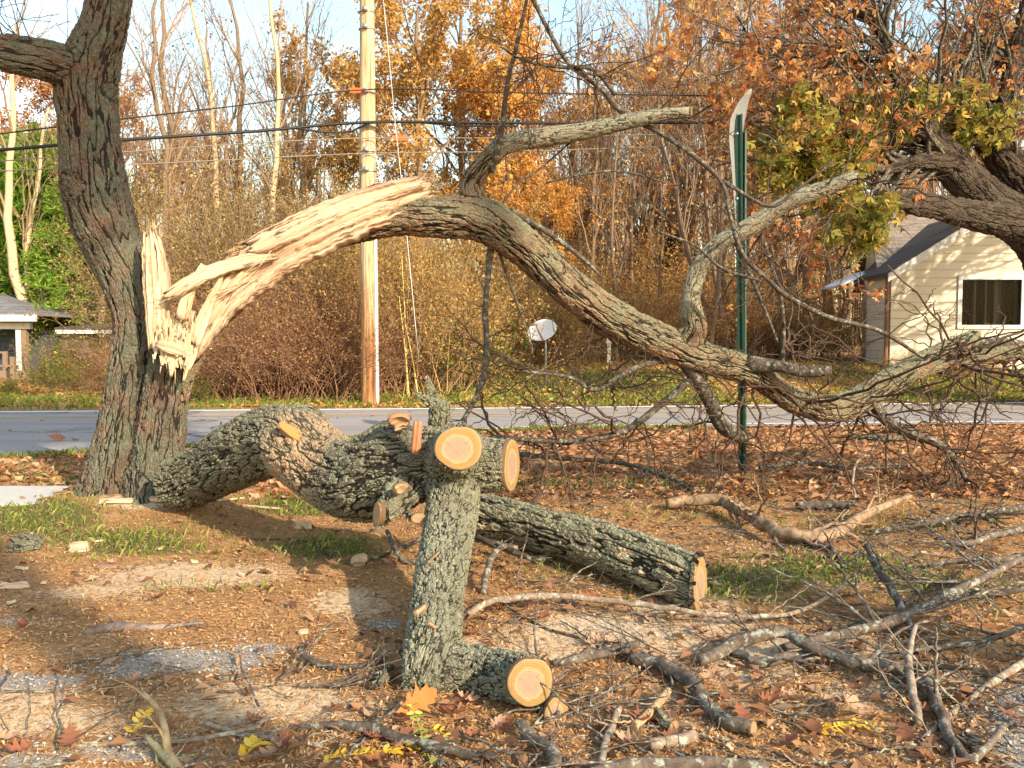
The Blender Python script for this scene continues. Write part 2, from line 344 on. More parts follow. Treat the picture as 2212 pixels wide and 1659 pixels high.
M['limb'] = bark_mat('smooth_grey_limb_bark', 24, .35, .008, (.23, .18, .115), (.13, .10, .07), (.05, .04, .03), lichen=(.29, .29, .21), lich=.50, up=.3, scale=.3, grit=.5, spots=(.36, .37, .29))
M['twig'] = twig_mat('dark_twig', (.055, .034, .022), (.105, .066, .044))
M['twig_pale'] = twig_mat('pale_twig', (.16, .115, .08), (.27, .20, .145), (.36, .36, .29))
M['stick'] = twig_mat('lichened_stick', (.075, .055, .042), (.145, .11, .085), (.30, .31, .25), 1.0)
M['stick_dark'] = twig_mat('dark_stick', (.05, .038, .03), (.10, .08, .062), (.24, .25, .20), 1.0)
M['raw'] = wood_mat('torn_wood', [(.36, .205, .13), (.50, .325, .215), (.58, .41, .28), (.65, .52, .375)])
M['raw_pale'] = wood_mat('pale_torn_wood', [(.42, .26, .145), (.52, .365, .225), (.58, .45, .29), (.63, .53, .37)])
M['face'] = face_mat('sawn_face', (.30, .18, .065), (.335, .245, .135), (.295, .205, .145))
M['face2'] = face_mat('sawn_face_pale', (.30, .18, .07), (.34, .24, .125), (.30, .20, .135))

# ------------------------------------------------------------------ ground, road, pavement
def blob(px, py, lst):
    m = np.zeros_like(px)
    for x, y, rx, ry, k in lst:
        d = ((px - x) / rx) ** 2 + ((py - y) / ry) ** 2; m = np.maximum(m, k * np.exp(-d * 1.1))
    return m
GRASS = [(60, 1120, 150, 34, 1.1), (230, 1160, 190, 30, .6), (150, 1030, 170, 22, .6), (640, 1095, 130, 22, .9), (700, 1185, 130, 26, .75), (730, 957, 90, 10, 1),
         (1220, 1046, 200, 13, 1), (1450, 1048, 220, 11, .7), (1750, 1240, 240, 32, .95), (1590, 1262, 160, 36, .8), (2020, 1270, 200, 32, .6), (1230, 1228, 120, 22, .55), (1500, 1115, 200, 14, .5),
         (420, 1275, 100, 12, .5), (300, 1180, 200, 30, .5), (560, 1275, 60, 14, .4), (1900, 1130, 300, 20, .4), (1650, 1300, 120, 14, .5)]
SAW = [(760, 1300, 130, 40, .55), (1130, 1420, 120, 40, .7), (60, 1530, 160, 40, .7), (1600, 1440, 160, 40, .6), (350, 1300, 330, 30, .35), (1560, 1345, 120, 30, .8), (400, 1242, 240, 34, 1), (200, 1275, 200, 30, .6), (1320, 1370, 240, 45, 1), (1480, 1300, 120, 26, .9), (130, 1560, 230, 42, .8), (560, 1520, 260, 55, .8), (1720, 1390, 230, 45, .8),
       (1400, 1545, 260, 70, .6), (290, 1098, 110, 14, .8), (1000, 1400, 150, 40, .5), (880, 1240, 60, 20, .3), (1900, 1490, 250, 60, .4), (60, 1240, 60, 10, .4), (1150, 1640, 400, 40, .3)]
GRAV = [(400, 1428, 200, 34, 1), (70, 1480, 170, 30, .8), (270, 1455, 140, 30, .7), (260, 1620, 170, 40, .8), (1330, 1350, 190, 26, .7), (830, 1345, 90, 20, .6), (2230, 1590, 90, 120, 1.4), (30, 1340, 70, 22, .7), (60, 1650, 130, 30, .9), (560, 1400, 90, 24, .7)]
def masks(x, y):
    px, py = proj(A(x, float), np.maximum(A(y, float), .6), 0.0); near = (A(y) > .6) & (A(y) < 12.5)
    n = .65 + .9 * vnoise(A(x) * 2.2, A(y) * 2.2, 9) * 1.0
    g = blob(px, py, GRASS) * n * near; s = blob(px, py, SAW) * n * near; k = blob(px, py, GRAV) * n * near
    yy = A(y) - far_edge(x); v = (yy > .1) * (vnoise(A(x) * .35, A(y) * .5, 5) > .40) * sstep(.1, .5, yy) * (1 - sstep(3.2, 5.2, yy)) * .85
    return np.clip(np.maximum(g, v), 0, 1), np.clip(s, 0, 1), np.clip(k, 0, 1)
xs = np.unique(np.concatenate([np.linspace(-260, -30, 18), np.linspace(-30, -8, 45), np.arange(-8, 9, .05), np.linspace(9, 30, 45), np.linspace(30, 260, 18)]))
ys = np.unique(np.concatenate([np.linspace(-120, 0, 14), np.arange(0, 9.5, .05), np.arange(9.5, 26, .2), np.linspace(26, 60, 25), np.linspace(60, 420, 18)]))
X, Yg = np.meshgrid(xs, ys); Z = gz(X, Yg)
inroad = (Yg > near_edge(X) - .02) & (Yg < far_edge(X) + .02); Z = np.where(inroad, -.06, Z)
v = np.stack([X, Yg, Z], -1).reshape(-1, 3); nx = len(xs); i = np.arange(len(ys) - 1)[:, None] * nx; j = np.arange(nx - 1)[None]
f = np.stack([i + j, i + j + 1, i + nx + j + 1, i + nx + j], -1).reshape(-1, 4)
mg, ms, mk = masks(v[:, 0], v[:, 1])
t = NT('leaf_littered_soil'); pos = t.n('ShaderNodeNewGeometry').outputs['Position']
sp = t.n('ShaderNodeSeparateXYZ'); t.l(t.attr('mask').outputs['Vector'], sp.inputs[0])
n1 = t.noise(pos, 3, 5, .65); n2 = t.noise(pos, 38, 5, .75); n3 = t.noise(pos, 150, 3, .7)
col = t.ramp(t.math('ADD', t.math('MULTIPLY', n2, .7), t.math('MULTIPLY', n1, .3)), [(.30, (.11, .058, .028)), (.42, (.29, .15, .066)), (.54, (.44, .24, .105)), (.68, (.58, .37, .19))])
gr = t.ramp(n2, [(.3, (.035, .05, .014)), (.55, (.10, .125, .035)), (.7, (.26, .22, .09))])
sw = t.ramp(n2, [(.3, (.36, .21, .11)), (.48, (.62, .44, .27)), (.62, (.76, .60, .41))])
gv = t.ramp(n3, [(.3, (.14, .12, .10)), (.5, (.33, .29, .255)), (.66, (.54, .49, .43))])
def edge(m, a=.3, b=.6): return t.rng(t.math('ADD', m, t.math('MULTIPLY', t.math('SUBTRACT', n2, .5), .9)), a, b)
col = t.mix(edge(sp.outputs[2], .45, .62), col, gv); col = t.mix(t.math('MULTIPLY', edge(sp.outputs[1], .28, .58), .92), col, sw); col = t.mix(t.math('MULTIPLY', edge(sp.outputs[0]), .85), col, gr)
soil = t.bsdf(col, .95, t.math('ADD', n2, t.math('MULTIPLY', n3, .4)), .8, .03, spec=.1)
ground = tag(mesh_obj('ground', v, f, soil, None, True, {'mask': np.stack([mg, ms, mk], 1)}), kind='structure')

t = NT('worn_asphalt'); pos = t.n('ShaderNodeNewGeometry').outputs['Position']; a_ = t.noise(pos, 160, 4, .8); b_ = t.noise(t.vmul(pos, (.25, 1, 1)), 2.2, 4)
col = t.mix(a_, (.215, .19, .175), (.39, .35, .325)); col = t.mix(t.rng(b_, .35, .7, 0, .4), col, (.225, .20, .185))
cr = t.voro(t.vadd(t.vmul(pos, (.5, .9, 1)), t.vmul(t.noise(pos, 2, 3, .6, 1), (.5, .5, 0))), .55); col = t.mix(t.rng(cr, 0, .012, .75, 0), col, (.05, .048, .05))
col = t.mix(t.rng(t.noise(t.vmul(pos, (.12, 1.6, 1)), 1.1, 3), .5, .62, 0, .22), col, (.12, .11, .105))
asph = t.bsdf(col, .95, a_, .5, .006, spec=.05)
def strip(name, lo, hi, z, mat, x0=-120, x1=120, n=241, kind='structure'):
    x = np.linspace(x0, x1, n); a = np.stack([x, lo(x), x * 0 + z], 1); b = np.stack([x, hi(x), x * 0 + z], 1); v = np.vstack([a, b]); k = np.arange(n - 1)
    return tag(mesh_obj(name, v, np.stack([k, k + 1, n + k + 1, n + k], 1), mat), kind=kind)
def re_(x): return near_edge(x) + .05 * np.sin(x * 3.1) + .04 * np.sin(x * 7.7)
strip('road', re_, lambda x: far_edge(x) + .1 + .03 * np.sin(x * 5), .012, asph)
def paint(name, c, wear):
    t = NT(name); pos = t.n('ShaderNodeNewGeometry').outputs['Position']; n = t.noise(pos, 55, 5, .8)
    return t.bsdf(t.mix(t.rng(n, wear, wear + .12), (.27, .25, .24), c), .8, n, .3, .003)
white_p, yel_p = paint('worn_white_paint', (.80, .79, .76), .38), paint('worn_yellow_paint', (.62, .42, .16), .44)
strip('road_edge_line', lambda x: far_edge(x) - .26, lambda x: far_edge(x) - .06, .017, white_p)
strip('road_centre_line', lambda x: far_edge(x) - 1.52, lambda x: far_edge(x) - 1.38, .017, yel_p)
strip('road_centre_line', lambda x: far_edge(x) - 1.30, lambda x: far_edge(x) - 1.18, .017, yel_p)
strip('road_edge_line', lambda x: near_edge(x) + .28, lambda x: near_edge(x) + .38, .017, white_p, -1.5, 100)
t = NT('concrete'); pos = t.n('ShaderNodeNewGeometry').outputs['Position']; n = t.noise(pos, 20, 6, .7)
conc = t.bsdf(t.mix(n, (.34, .32, .29), (.56, .53, .48)), .9, t.noise(pos, 120, 4), .3, .004, spec=.2)
g = Geo(); x = -14.0
while x < -3.75:
    box(g, x, x + 1.48, 6.22, 7.0, -.05, .035); x += 1.5
o = tag(g.build('sidewalk', conc, smooth=False), kind='structure')

# ------------------------------------------------------------------ the broken tree
bt = empty('broken_tree', 'large standing tree with torn trunk, its broken limb arching down to the right', 'tree', loc=(0, 0, 0))
TY = 6.62
stemL = limb([(246, 1125, TY, 225), (256, 1060, TY, 172), (264, 980, TY, 138), (270, 900, TY, 112), (280, 800, TY, 96), (289, 700, TY, 92), (276, 620, TY, 104), (250, 545, TY, 122), (222, 470, TY, 138), (207, 400, TY, 138), (200, 330, TY, 128), (192, 250, TY, 124), (186, 190, TY, 128), (200, 120, TY, 112), (222, 60, TY, 98), (234, 0, TY, 92), (240, -60, TY, 88), (255, -200, TY, 80)], .06)
stemR = limb([(345, 1125, TY - .1, 150), (342, 1050, TY - .1, 122), (346, 960, TY - .1, 108), (352, 880, TY - .1, 100), (360, 810, TY - .1, 92), (366, 760, TY - .1, 82)], .05)
left_limb = limb([(205, 200, TY, 100), (150, 150, TY - .1, 92), (80, 128, TY - .3, 86), (0, 112, TY - .5, 80), (-120, 90, TY - .7, 76)], .05)
roots = [limb([(235, 1030, TY, 70), (190, 1070, TY - .1, 55), (150, 1105, TY - .15, 45), (120, 1130, TY - .2, 30)], .05),
         limb([(300, 1030, TY - .2, 60), (300, 1080, TY - .42, 60), (310, 1125, TY - .55, 55)], .05), limb([(365, 1030, TY - .1, 60), (390, 1085, TY - .2, 55), (420, 1130, TY - .2, 40)], .05)]
burl = limb([(215, 420, TY - .05, 100), (172, 408, TY - .14, 84), (150, 396, TY - .2, 56)], .04)
flap = limb([(330, 640, TY - .02, 20), (345, 560, TY, 20), (320, 520, TY, 26), (300, 500, TY, 30)], .05)
trunk = remesh_limbs('trunk', [stemL, stemR, left_limb, burl] + roots, .014, M['trunk'], bt, 4, .055)
def slab(name, pts, thick, mat, parent, jag0=.0, jag1=.0, seed=0, sides=56, grooves=7, gd=.25, step=.03):
    """riven piece of wood: flat, grooved along the grain, with ragged ends"""
    q = resample(A([[*at(a, b, c), d * c / F] for a, b, c, d in pts]), step); P, W = q[:, :3], q[:, 3]; K = len(P); rg = np.random.default_rng(seed)
    T = np.gradient(P, axis=0); T /= np.linalg.norm(T, axis=1)[:, None]; D = np.array([0, -1., 0]); U = np.cross(D, T); U /= np.linalg.norm(U, axis=1)[:, None]; D = np.cross(T, U)
    a = np.linspace(0, 2 * math.pi, sides, endpoint=False); ca = np.sign(np.cos(a)) * np.abs(np.cos(a)) ** .6; sa = np.sign(np.sin(a)) * np.abs(np.sin(a)) ** .6
    s = np.concatenate([[0], np.cumsum(np.linalg.norm(np.diff(P, axis=0), axis=1))]); L = s[-1]
    j0 = jag0 * rg.random(sides) ** 1.5; j1 = jag1 * rg.random(sides) ** 1.5
    for jj in (j0, j1): jj[:] = .6 * jj + .25 * np.roll(jj, 1) + .15 * np.roll(jj, -1)
    V = np.zeros((K, sides, 3)); bk = np.zeros((K, sides, 3))
    for m in range(sides):
        se = j0[m] * L + s / L * L * (1 - j0[m] - j1[m])
        c = np.stack([np.interp(se, s, P[:, k]) for k in range(3)], 1); u = np.stack([np.interp(se, s, U[:, k]) for k in range(3)], 1); dd = np.stack([np.interp(se, s, D[:, k]) for k in range(3)], 1); w_ = np.interp(se, s, W)
        th = thick if np.isscalar(thick) else np.interp(se / L, np.linspace(0, 1, len(thick)), thick)
        dep = np.zeros(K)
        for gI in range(grooves):
            r2 = np.random.default_rng(seed * 31 + gI); cc = r2.uniform(-.9, .9) + .25 * np.sin(se * r2.uniform(1, 4) + r2.uniform(0, 6)); wd = r2.uniform(.03, .12)
            dep += gd * r2.uniform(.4, 1.3) * np.exp(-((ca[m] - cc) / wd) ** 2) * (.4 + .6 * np.sin(se * r2.uniform(2, 7) + r2.uniform(0, 6)) ** 2)
        dep += .10 * np.sin(ca[m] * 19 + .8 * np.sin(se * 3)) + .05 * np.sin(ca[m] * 47 + se * 2)
        off = th * sa[m] * (1 - (dep if sa[m] > 0 else 0))
        edge = 1 + .05 * np.sin(se * 23 + 3 * np.sign(ca[m])) * abs(ca[m]) + .04 * np.sin(se * 61 + seed)
        V[:, m] = c + u * (ca[m] * .5 * w_ * edge)[:, None] + dd * np.broadcast_to(off, (K,))[:, None]
        bk[:, m] = np.stack([ca[m] * .5 * w_, np.broadcast_to(th * sa[m], (K,)), se + seed * 3.1], 1)
    g = Geo(); i = np.arange(K - 1)[:, None] * sides; j = np.arange(sides)[None]; j2 = (j + 1) % sides
    f = np.stack([i + j, i + j2, i + sides + j2, i + sides + j], -1).reshape(-1, 4); V = V.reshape(-1, 3); bk = bk.reshape(-1, 3); n = len(V)
    V = np.vstack([V, V[:sides].mean(0), V[-sides:].mean(0)]); bk = np.vstack([bk, bk[:sides].mean(0), bk[n - sides:n].mean(0)]); jj = np.arange(sides); k2 = (jj + 1) % sides; l = (K - 1) * sides
    f = np.vstack([f, np.stack([jj * 0 + n, k2, jj, jj], -1), np.stack([jj * 0 + n + 1, l + jj, l + k2, l + k2], -1)]); g.add(V, f, bk)
    return g.build(name, mat, parent)
AY = 6.38
slab('torn_wood', [(404, 805, AY, 10), (414, 775, AY, 24), (428, 745, AY, 38), (447, 708, AY, 52), (482, 655, AY, 68), (532, 604, AY, 92), (604, 546, AY, 102), (700, 495, AY, 102), (780, 460, AY, 94), (850, 435, AY, 86), (905, 415, AY, 66), (944, 402, AY, 42)], [.03, .06, .10, .11, .12, .11, .07], M['raw'], bt, .10, .07, 3, 80, 14, .36)
slab('torn_wood', [(522, 540, AY - .05, 22), (560, 528, AY - .09, 44), (640, 492, AY - .1, 52), (720, 455, AY - .1, 48), (800, 425, AY - .09, 40), (870, 405, AY - .08, 34), (925, 395, AY - .06, 24)], .05, M['raw'], bt, .17, .08, 5, 64, 9, .36)
slab('splinter', [(350, 648, AY - .14, 18), (372, 633, AY - .15, 24), (400, 616, AY - .15, 27), (450, 590, AY - .14, 30), (520, 568, AY - .13, 28), (580, 557, AY - .11, 18), (612, 553, AY - .09, 5)], .03, M['raw'], bt, .16, .2, 7, 48, 6, .4)
slab('splinter', [(440, 592, AY - .1, 8), (480, 572, AY - .12, 14), (520, 557, AY - .12, 12), (560, 545, AY - .1, 5)], .018, M['raw'], bt, .15, .1, 17, 32, 3, .3)
slab('splinter', [(392, 690, AY - .10, 30), (400, 660, AY - .10, 29), (410, 628, AY - .09, 24), (425, 598, AY - .08, 17), (440, 570, AY - .07, 11)], .014, M['raw_pale'], bt, .02, .04, 8, 40, 3, .2)
slab('splinter', [(420, 745, AY - .13, 24), (430, 712, AY - .13, 27), (445, 672, AY - .12, 23), (462, 634, AY - .12, 16), (476, 605, AY - .11, 9), (487, 578, AY - .1, 2)], .014, M['raw_pale'], bt, .03, .06, 9, 40, 3, .2)
slab('splinter', [(396, 826, AY - .12, 4), (402, 800, AY - .12, 9), (409, 765, AY - .12, 12), (415, 725, AY - .12, 12), (419, 690, AY - .11, 4)], .010, M['raw_pale'], bt, .05, .1, 10, 32, 2, .2)
slab('splinter', [(400, 800, AY - .09, 20), (411, 770, AY - .09, 26), (417, 740, AY - .09, 20), (424, 700, AY - .09, 7)], .02, M['raw_pale'], bt, .1, .3, 12, 40, 3, .3)
slab('splinter', [(430, 668, AY - .06, 6), (462, 646, AY - .07, 12), (500, 624, AY - .07, 10), (540, 604, AY - .06, 3)], .012, M['raw'], bt, .1, .1, 13, 32, 2, .3)
slab('torn_wood', [(322, 494, TY - .26, 24), (326, 510, TY - .28, 34), (330, 535, TY - .29, 42), (333, 580, TY - .29, 50), (336, 630, TY - .28, 48), (337, 680, TY - .28, 42), (336, 720, TY - .27, 34), (334, 760, TY - .27, 22)], [.03, .05, .06, .06, .05], M['raw_pale'], bt, .13, .16, 14, 72, 10, .34)
slab('torn_wood', [(345, 545, TY - .22, 12), (352, 580, TY - .23, 20), (357, 620, TY - .24, 20), (356, 660, TY - .24, 16), (352, 700, TY - .24, 12)], .05, M['raw'], bt, .2, .1, 15, 40, 4, .4)
# snapped fibres on the broken shelf
g = Geo(); rg = np.random.default_rng(4)
for k in range(190):
    u, vv = rg.random(), rg.random() ** .8; px = 332 + 78 * u; py = 752 - 66 * vv + 10 * math.sin(u * 3); Y = AY - .20 + .24 * vv + rg.normal(0, .012); c = at(px, py, Y)
    r = rg.uniform(.007, .019); hgt = rg.uniform(.03, .10); n = 5; a = np.linspace(0, 6.28, n, endpoint=False) + rg.random() * 6
    lean = np.array([rg.normal(.15, .25), rg.normal(-.1, .25), 1]) * hgt; ring = np.stack([r * np.cos(a), r * .8 * np.sin(a), 0 * a], 1)
    prism(g, c + ring - np.array([0, 0, .06]), lean + np.array([0, 0, .06]))
for k in range(26):                                    # hanging slivers round the break
    px = 330 + 84 * rg.random(); c = at(px, 750 + rg.uniform(-12, 14), AY - .19 - .03 * rg.random()); r = rg.uniform(.004, .011); L = rg.uniform(.05, .13)
    prism(g, c + A([[-r, 0, 0], [r, 0, 0], [r * .6, .012, 0]]), np.array([rg.normal(0, .02), rg.normal(-.01, .02), -L]))
def needles(g, path, n, L, dr, r, jit=8, dy=-.1):
    p = A(path, float); tt = rg.uniform(0, len(p) - 1.001, n); k = tt.astype(int); q = p[k] * (1 - (tt - k))[:, None] + p[k + 1] * (tt - k)[:, None]
    for (x_, y_) in q:
        c = at(x_ + rg.normal(0, jit), y_ + rg.normal(0, jit), AY + dy + rg.normal(0, .03)); d = A(dr, float) + rg.normal(0, .16, 3); d /= np.linalg.norm(d); l = L * rg.uniform(.4, 1.3); w0 = r * rg.uniform(.5, 1.5); e = np.cross(d, [0, 1., 0]); e /= np.linalg.norm(e); f_ = np.cross(d, e)
        m = c + d * l * .5; g.add(np.vstack([c + e * w0, c - e * w0 * .5 + f_ * w0, c - e * w0 * .5 - f_ * w0, m + e * w0 * .7, m - e * w0 * .35 + f_ * w0 * .7, m - e * w0 * .35 - f_ * w0 * .7, c + d * l]), [[0, 1, 4, 3], [1, 2, 5, 4], [2, 0, 3, 5], [3, 4, 6, 6], [4, 5, 6, 6], [5, 3, 6, 6]])
needles(g, [(500, 562), (512, 540), (530, 518)], 30, .09, (-.85, -.1, -.35), .0035, 5, -.08); needles(g, [(345, 655), (400, 625), (450, 600)], 26, .13, (-.85, 0, -.45), .004, 7, -.12); needles(g, [(318, 505), (330, 492), (348, 520)], 22, .07, (.1, 0, 1), .004, 5, -.06)
needles(g, [(395, 690), (420, 720), (400, 770)], 34, .15, (.12, -.1, 1), .004, 10, -.1); needles(g, [(470, 640), (560, 580), (640, 530)], 26, .20, (-.8, -.15, -.5), .0035, 14, -.13); needles(g, [(925, 392), (945, 402), (930, 425)], 22, .06, (.9, 0, .3), .004, 5, 0); needles(g, [(340, 770), (400, 790)], 20, .10, (.05, -.1, -1), .005, 8, -.2)
g.build('snapped_fibres', M['raw_pale'], bt, False)['kind'] = 'stuff'
slab('splinter', [(342, 742, AY - .22, 16), (358, 748, AY - .24, 26), (378, 754, AY - .24, 26), (398, 762, AY - .21, 14)], .035, M['raw_pale'], bt, .1, .1, 20, 40, 5, .3)
slab('splinter', [(376, 762, AY - .20, 26), (374, 782, AY - .205, 20), (371, 800, AY - .205, 11), (369, 815, AY - .20, 3)], .012, M['raw_pale'], bt, 0, .1, 21, 32, 2, .2)
# the arching limb and what grows from it
arch = limb([(398, 870, AY + .10, 22), (407, 815, AY + .10, 30), (436, 762, AY + .10, 34), (464, 712, AY + .10, 36), (506, 660, AY + .1, 40), (590, 590, AY + .1, 48), (700, 522, AY + .1, 58), (800, 485, AY + .08, 68), (870, 470, AY + .05, 80), (950, 469, AY, 92), (1035, 474, AY - .02, 98), (1105, 512, AY - .02, 92), (1170, 566, AY, 86), (1240, 628, AY + .03, 86), (1330, 692, AY + .08, 84), (1440, 744, AY + .14, 80), (1540, 780, AY + .2, 72), (1620, 800, AY + .26, 64), (1665, 830, AY + .32, 58), (1710, 862, AY + .38, 62), (1780, 882, AY + .46, 66), (1850, 868, AY + .55, 66), (1925, 822, AY + .64, 62), (2010, 778, AY + .74, 56), (2075, 750, AY + .8, 52), (2112, 722, AY + .84, 34)], .05)
knee = limb([(1010, 470, AY, 70), (1022, 430, AY, 64), (1016, 402, AY - .02, 54), (1036, 366, AY - .05, 50), (1076, 322, AY - .08, 42)], .04)
grey_base = limb([(1470, 755, AY + .14, 60), (1500, 712, AY + .12, 62), (1494, 668, AY + .1, 46)], .04)
pale_r = limb([(1940, 812, AY + .66, 44), (2020, 788, AY + .72, 42), (2100, 776, AY + .8, 42), (2212, 755, AY + .9, 44), (2330, 720, AY + 1.0, 42)], .05)
remesh_limbs('arching_limb', [arch, knee, grey_base, pale_r], .013, M['arch'], bt, 4, .06)
def add_limb(mat, pts, sides=14, lump=.05, step=.04, seed=0):
    P, R = limb(pts, step); g = Geo(); g.add(*tube(P, R, sides, lump, True, seed * 3.3, seed)); g.build('side_limb' if mat is M['limb'] else 'branch', mat, bt); return P, R
g = M['stick_dark']
side = []
gl = M['limb']
side.append(add_limb(gl, [(1062, 338, AY - .06, 46), (1090, 314, AY - .08, 42), (1150, 300, AY - .12, 42), (1250, 285, AY - .2, 38), (1360, 262, AY - .3, 34), (1430, 248, AY - .35, 28), (1492, 243, AY - .4, 24)], seed=1))
side.append(add_limb(gl, [(1496, 690, AY + .12, 48), (1492, 645, AY + .1, 41), (1504, 590, AY + .08, 39), (1526, 556, AY + .05, 43), (1560, 522, AY + .02, 38), (1620, 492, AY, 40), (1690, 444, AY - .06, 36), (1770, 412, AY - .12, 37), (1852, 384, AY - .18, 30)], 18, .07, seed=2))
side.append(add_limb(g, [(1100, 455, AY - .05, 14), (1180, 500, AY - .1, 12), (1260, 560, AY - .15, 9), (1300, 600, AY - .2, 5)], 8, seed=3))
side.append(add_limb(g, [(1142, -20, AY - .3, 9), (1190, 75, AY - .25, 10), (1232, 140, AY - .2, 10), (1300, 192, AY - .18, 12), (1340, 240, AY - .2, 12), (1430, 290, AY - .3, 11), (1500, 338, AY - .38, 11), (1560, 396, AY - .42, 10), (1578, 470, AY - .45, 9), (1606, 552, AY - .4, 11), (1655, 600, AY - .36, 10), (1700, 640, AY - .3, 11), (1790, 685, AY - .2, 10), (1900, 715, AY, 9), (1990, 770, AY + .1, 7)], 8, seed=4))
side.append(add_limb(g, [(1330, 205, AY - .2, 9), (1280, 150, AY - .2, 9), (1210, 145, AY - .25, 8), (1130, 130, AY - .3, 6), (1080, 100, AY - .3, 4)], 6, seed=5))
side.append(add_limb(g, [(1060, 372, AY - .08, 14), (1078, 310, AY - .16, 13), (1088, 250, AY - .2, 12), (1096, 180, AY - .25, 10), (1118, 90, AY - .3, 9), (1142, -20, AY - .3, 7)], 8, seed=6))
side.append(add_limb(g, [(1060, 540, AY, 16), (1054, 600, AY - .05, 12), (1048, 680, AY - .1, 13), (1052, 740, AY - .1, 14), (1040, 830, AY - .1, 12), (1000, 910, AY - .1, 10)], 8, seed=7))
side.append(add_limb(g, [(1470, 770, AY + .15, 32), (1500, 812, AY + .2, 30), (1530, 860, AY + .3, 31), (1560, 920, AY + .4, 32), (1606, 948, AY + .5, 30)], 12, .06, seed=8))
side.append(add_limb(g, [(1490, 822, AY + .2, 17), (1430, 872, AY + .2, 15), (1360, 925, AY + .2, 15), (1280, 948, AY + .1, 13), (1180, 952, AY, 11), (1060, 942, AY - .1, 9)], 8, seed=9))
side.append(add_limb(g, [(1470, 778, AY + .15, 14), (1400, 785, AY + .1, 12), (1340, 812, AY + .05, 12), (1285, 842, AY, 11), (1230, 815, AY - .05, 8), (1130, 802, AY - .1, 6)], 8, seed=10))
side.append(add_limb(g, [(1615, 785, AY + .2, 40), (1680, 790, AY + .12, 27), (1740, 803, AY + .05, 24), (1796, 800, AY, 23)], 12, .06, seed=11))
side.append(add_limb(g, [(1885, 872, AY + .6, 26), (1920, 912, AY + .6, 24), (1975, 940, AY + .6, 22), (2030, 960, AY + .6, 19), (2060, 992, AY + .6, 15), (2090, 1040, AY + .6, 10)], 10, .06, seed=12))
side.append(add_limb(g, [(2095, 742, AY + .84, 28), (2150, 740, AY + .85, 25), (2212, 748, AY + .9, 25), (2330, 770, AY + .95, 22)], 10, seed=13))
side.append(add_limb(g, [(1690, 790, AY + .3, 11), (1692, 720, AY + .25, 10), (1686, 640, AY + .2, 9), (1662, 560, AY + .2, 8), (1640, 480, AY + .2, 5)], 6, seed=14))
side.append(add_limb(g, [(1590, 520, AY, 14), (1640, 640, AY - .2, 8), (1680, 740, AY - .2, 6)], 6, seed=15))
side.append(add_limb(g, [(1560, 390, AY - .42, 9), (1660, 445, AY - .5, 8), (1720, 410, AY - .55, 7), (1800, 350, AY - .6, 5)], 6, seed=16))
side.append(add_limb(g, [(1640, 605, AY - .35, 8), (1560, 580, AY - .3, 7), (1500, 530, AY - .3, 6), (1420, 500, AY - .3, 4)], 6, seed=17))
side.append(add_limb(g, [(1180, 395, AY, 5), (1250, 378, AY - .05, 6), (1340, 370, AY - .1, 5), (1440, 395, AY - .1, 4)], 6, seed=18))
side.append(add_limb(g, [(1065, 470, AY, 5), (1120, 395, AY, 6), (1160, 370, AY, 5), (1240, 300, AY - .1, 4), (1300, 240, AY - .1, 3)], 6, seed=19))
side.append(add_limb(g, [(1078, 545, AY, 8), (1140, 720, AY + .1, 5), (1150, 760, AY + .1, 5)], 6, seed=20))
def disk(name, c, n, ru, rv, mat, parent, up=(0, 0, 1), thick=.014, seed=0, sides=40, rough=.05):
    n = A(n, float); n /= np.linalg.norm(n); up = A(up, float); v = up - n * up.dot(n); v /= np.linalg.norm(v); u = np.cross(v, n); rg = np.random.default_rng(seed)
    a = np.linspace(0, 2 * math.pi, sides, endpoint=False); w_ = 1 + rough * sum(np.sin(k * a + rg.uniform(0, 6)) / k for k in (2, 3, 5, 7)); vs = []; fc = []
    rings = [.0, .35, .7, .93, 1.0, 1.0]
    for q, r in enumerate(rings):
        off = thick if q < 4 else (thick * .8 if q == 4 else -thick)
        vs.append(A(c) + (u * (ru * r * w_ * np.cos(a))[:, None] + v * (rv * r * w_ * np.sin(a))[:, None]) + n * off); fc.append(np.stack([r * np.cos(a), r * np.sin(a), 0 * a], 1) * (1.25 if q == 5 else 1))
    V = np.vstack(vs); K = len(rings); i = np.arange(K - 1)[:, None] * sides; j = np.arange(sides)[None]; j2 = (j + 1) % sides
    f = np.stack([i + j, i + j2, i + sides + j2, i + sides + j], -1).reshape(-1, 4)
    return mesh_obj(name, V, f, mat, parent, True, {'facer': np.vstack(fc)})
def end_face(PR, mat, parent, end=-1, k=1.0, seed=0, name='cut_face'):
    P, R = PR; d = P[-1] - P[-3] if end == -1 else P[0] - P[2]; i = -1 if end == -1 else 0
    return disk(name, P[i], d, R[i] * k, R[i] * k, mat, parent, (0, 0, 1) if abs(d[2]) < .8 * np.linalg.norm(d) else (0, 1, 0), seed=seed, thick=min(.012, R[i] * .2))
end_face(side[0], M['face'], bt, seed=1); end_face(side[1], M['face2'], bt, seed=2); end_face(side[12], M['face'], bt, seed=3)

